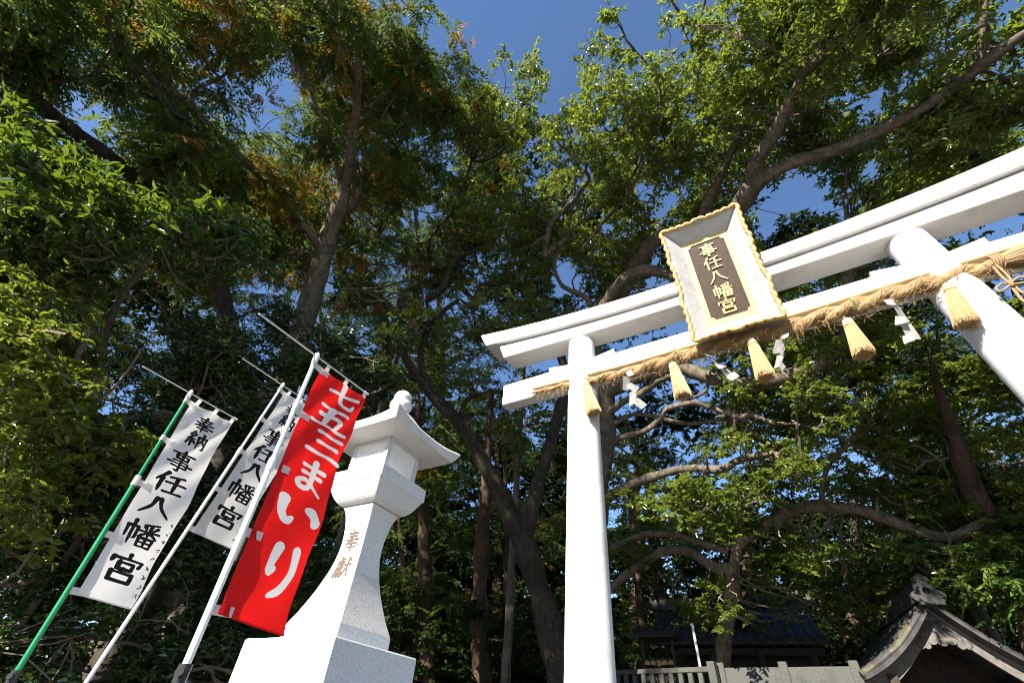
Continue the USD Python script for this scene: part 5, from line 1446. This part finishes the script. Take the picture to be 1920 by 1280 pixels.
tree('pine_tree', 'dark pine with thin clouds of needles at the right edge', 'tree',
     [(1815, 960, 21, .28), (1800, 900, 21, .26), (1785, 850, 21, .24), (1765, 760, 21, .2), (1745, 680, 21, .14)],
     [[(1795, 880, 21, .08), (1850, 840, 20.6, .07), (1920, 790, 20.3, .05)], [(1785, 860, 21, .07), (1730, 870, 20.6, .05), (1700, 885, 20.6, .04)], [(1775, 810, 21, .07), (1850, 770, 20.5, .05), (1910, 730, 20.3, .03)]],
     [(1870, 860, 130, 60, 19.5, 22, 110), (1720, 890, 90, 40, 20, 22, 50), (1900, 740, 110, 70, 19.5, 22, 80), (1770, 690, 110, 60, 20, 22, 60)],
     M['bark_red'], [('pine', 1.0)], 73)
tree('cedar_tree', 'slanting red barked cedar trunk at the lower right edge beside the gable', 'tree',
     [(1960, 1230, 14, .26), (1920, 1140, 14, .25), (1888, 1065, 14, .24), (1858, 1005, 14, .22), (1830, 930, 14, .2), (1800, 850, 14, .15), (1770, 760, 14.2, .1), (1745, 670, 14.4, .05)],
     [[(1890, 1070, 14, .05), (1930, 1000, 13.6, .04), (1980, 960, 13.4, .02)], [(1862, 1010, 14, .05), (1820, 1000, 13.8, .04), (1780, 1040, 13.6, .03), (1740, 1075, 13.5, .02)]],
     [(1890, 1095, 80, 40, 13, 14.5, 60), (1800, 1035, 90, 45, 13.2, 14.6, 60), (1930, 1010, 90, 60, 13, 15, 70)],
     M['bark_red'], [('conifer', 1.0)], 79)

# --- cedars of the wood behind: bare trunks with high crowns
wood = [(905, 1290, 897, 1150, 905, 1010, 17, .3, 'tall straight cedar trunk in the dark wood, nearest the leaning camphor'), (802, 1290, 802, 1150, 795, 1010, 17.5, .26, 'straight cedar trunk in the dark wood just right of the lantern base'),
        (955, 1290, 952, 1180, 950, 1060, 20, .18, 'thin cedar trunk between the thick cedar and the leaning camphor'), (765, 1290, 765, 1190, 758, 1100, 19, .14, 'slim reddish cedar trunk close beside the lantern post'),
        (1212, 1290, 1206, 1190, 1195, 1080, 18.5, .16, 'slim sunlit cedar trunk above the stone fence beside the pillar'), (1250, 1290, 1240, 1160, 1230, 1050, 23, .3, 'distant cedar in the deep shade above the left part of the stone fence')]
for i, (x0, y0, x1, y1, x2, y2, d, r_, lab) in enumerate(wood):
    tree('cedar_tree', lab, 'tree', [(x0, y0, d, r_), (x1, y1, d, r_ * .95), (x2, y2, d, r_ * .85), (x2 * 2 - x1, y2 * 2 - y1, d, r_ * .6), (x2 * 3 - x1 * 2, y2 * 3 - y1 * 2, d + .4, r_ * .35)], [],
         [(x2 - 10, y2 - 60, 90, 70, d - .8, d + 1.2, 70), (x2, y2 - 150, 90, 100, d - .8, d + 1.5, 90), (x1 - 20, y1 + 30, 70, 90, d - .5, d + 1.2, 40)], M['bark_red'], [('conifer', .9), ('rust', .1)], 83 + i, group='cedars of the dark wood')

# --- farther trees that close the view
far = [(60, 700, 24, 'dark conifer far behind the left shrubs'), (330, 640, 26, 'dark conifer glimpsed between the left shrubs and the cypress'), (700, 780, 25, 'far tree filling the view above the lantern roof'),
       (930, 900, 26, 'far tree behind the forked camphor trunk'), (1190, 960, 27, 'far tree seen through the gate beside the left pillar'), (1400, 900, 28, 'far tree behind the middle of the gate opening'),
       (1600, 1000, 27, 'far tree behind the long horizontal bough'), (1830, 960, 26, 'far tree at the right edge behind the gable'), (1720, 640, 30, 'far tall tree behind the right pillar'), (820, 560, 28, 'far tall tree behind the cypress crown')]
for i, (cx, cy, d, lab) in enumerate(far):
    con = i in (0, 1, 2, 3, 9)
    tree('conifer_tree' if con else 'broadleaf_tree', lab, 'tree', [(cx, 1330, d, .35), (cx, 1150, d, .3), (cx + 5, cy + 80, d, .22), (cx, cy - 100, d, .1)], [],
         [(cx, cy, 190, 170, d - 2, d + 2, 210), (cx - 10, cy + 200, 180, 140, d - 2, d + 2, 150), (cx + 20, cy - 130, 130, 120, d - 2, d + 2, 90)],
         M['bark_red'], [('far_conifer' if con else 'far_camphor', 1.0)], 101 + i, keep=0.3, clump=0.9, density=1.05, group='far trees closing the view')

tall = [(560, 400, 19, 'tall dark tree behind the forked cypress trunk'), (250, 420, 17, 'dark tall tree behind the bright left shrubs'), (760, 250, 19, 'tall dark tree behind the browning cypress sprays'),
        (980, 330, 18.5, 'tall dark tree rising behind the upper centre of the grove')]
for i, (cx, cy, d, lab) in enumerate(tall):
    x_, y_ = at(cx, cy, d)[:2]
    tree('broadleaf_tree', lab, 'tree', [(cx + (cx - 1034) * -0.12, cy + 260, d, .09), (cx, cy, d, .05), (cx, cy - 60, d, .04)], [],
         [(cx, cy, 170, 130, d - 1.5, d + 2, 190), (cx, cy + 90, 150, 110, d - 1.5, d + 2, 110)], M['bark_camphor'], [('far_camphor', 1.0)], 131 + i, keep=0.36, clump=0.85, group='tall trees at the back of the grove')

# undergrowth of the wood and the thick wood on the slope behind: nobody could count these
def wood_mass(name, kinds, n, region, hts, seed, sc, label, cat):
    r = np.random.default_rng(seed)
    az = np.radians(r.uniform(region[0], region[1], n)); dist = r.uniform(region[2], region[3], n)
    x, y = dist * np.sin(az), dist * np.cos(az)
    z = ground_height(x, y) + hts[0] + (hts[1] - hts[0]) * r.random(n)
    P = np.stack([x, y, z], 1)
    px = project(P)
    ok = ~in_gap(px, 4) & (meshkit.fbm(P * 0.35 + seed, 3, seed) > 0.36)
    P = P[ok]
    kk = r.integers(0, len(kinds), len(P))
    gs = []
    for i, kind in enumerate(kinds):
        s = kk == i
        g, mm = bake(kind, P[s], r.uniform(0, 2 * np.pi, s.sum()), r.normal(0, .2, s.sum()), r.normal(0, .2, s.sum()), r.uniform(*sc, s.sum()), r)
        gs.append(g)
    solo(name, cat_(gs), M[SPRIGS[kinds[0]][1]], label, cat, kind='stuff')


wood_mass('undergrowth', ['far_camphor'], 900, (-32, 14, 15, 26), (0, 3.2), 7, (0.7, 1.3), 'dark undergrowth between the trunks of the wood', 'undergrowth')
wood_mass('thick_wood', ['far_camphor'], 1100, (-24, 12, 24, 29), (1.0, 15.0), 15, (1.8, 2.8), 'thick dark wood behind the lantern and the cedar trunks', 'wood')
wood_mass('hillside_wood', ['far_camphor'], 1500, (-48, 58, 27, 38), (0, 9.5), 9, (2.2, 3.4), 'far off wood on the slope closing every gap low down', 'wood')

# unseen trees added right of the forecourt to cut the sky light
for i, (x, y, h, R, lab) in enumerate(((9.5, -1.5, 11.0, 4.2, 'unseen tree added to block sky light, nearest the right pillar'), (7.5, -8.5, 12.0, 4.6, 'unseen tree added to block sky light, farthest from the gate'), (14.5, 3.0, 13.0, 5.0, 'tall unseen tree added to block sky light beyond the forecourt'))):
    r = np.random.default_rng(300 + i)
    t_ = thing('broadleaf_tree', lab, 'tree', 'unseen trees added to cut the sky light')
    part(t_, 'trunk', tube(smooth_path([(x, y, -0.1), (x + 0.1, y, h * 0.35), (x - 0.2, y + 0.2, h * 0.75)], 8), np.linspace(0.36, 0.12, 17), 12, rough=0.5, seed=i), M['bark_camphor'], 60)
    n = 420
    c = r.normal(0, 1, (n, 3)); c /= np.linalg.norm(c, axis=1)[:, None]
    c *= (r.random(n) ** 0.35)[:, None] * [R, R, h * 0.36]
    P = c + [x, y, h * 0.62]
    P = P[meshkit.fbm(P * 0.4, 2, i) > 0.42]
    g, mm = bake('far_camphor', P, r.normal(0, .8, len(P)), r.normal(0, .28, len(P)), r.normal(0, .28, len(P)), r.uniform(1.3, 2.2, len(P)), r)
    part(t_, 'crown', g, mm, kind='stuff')
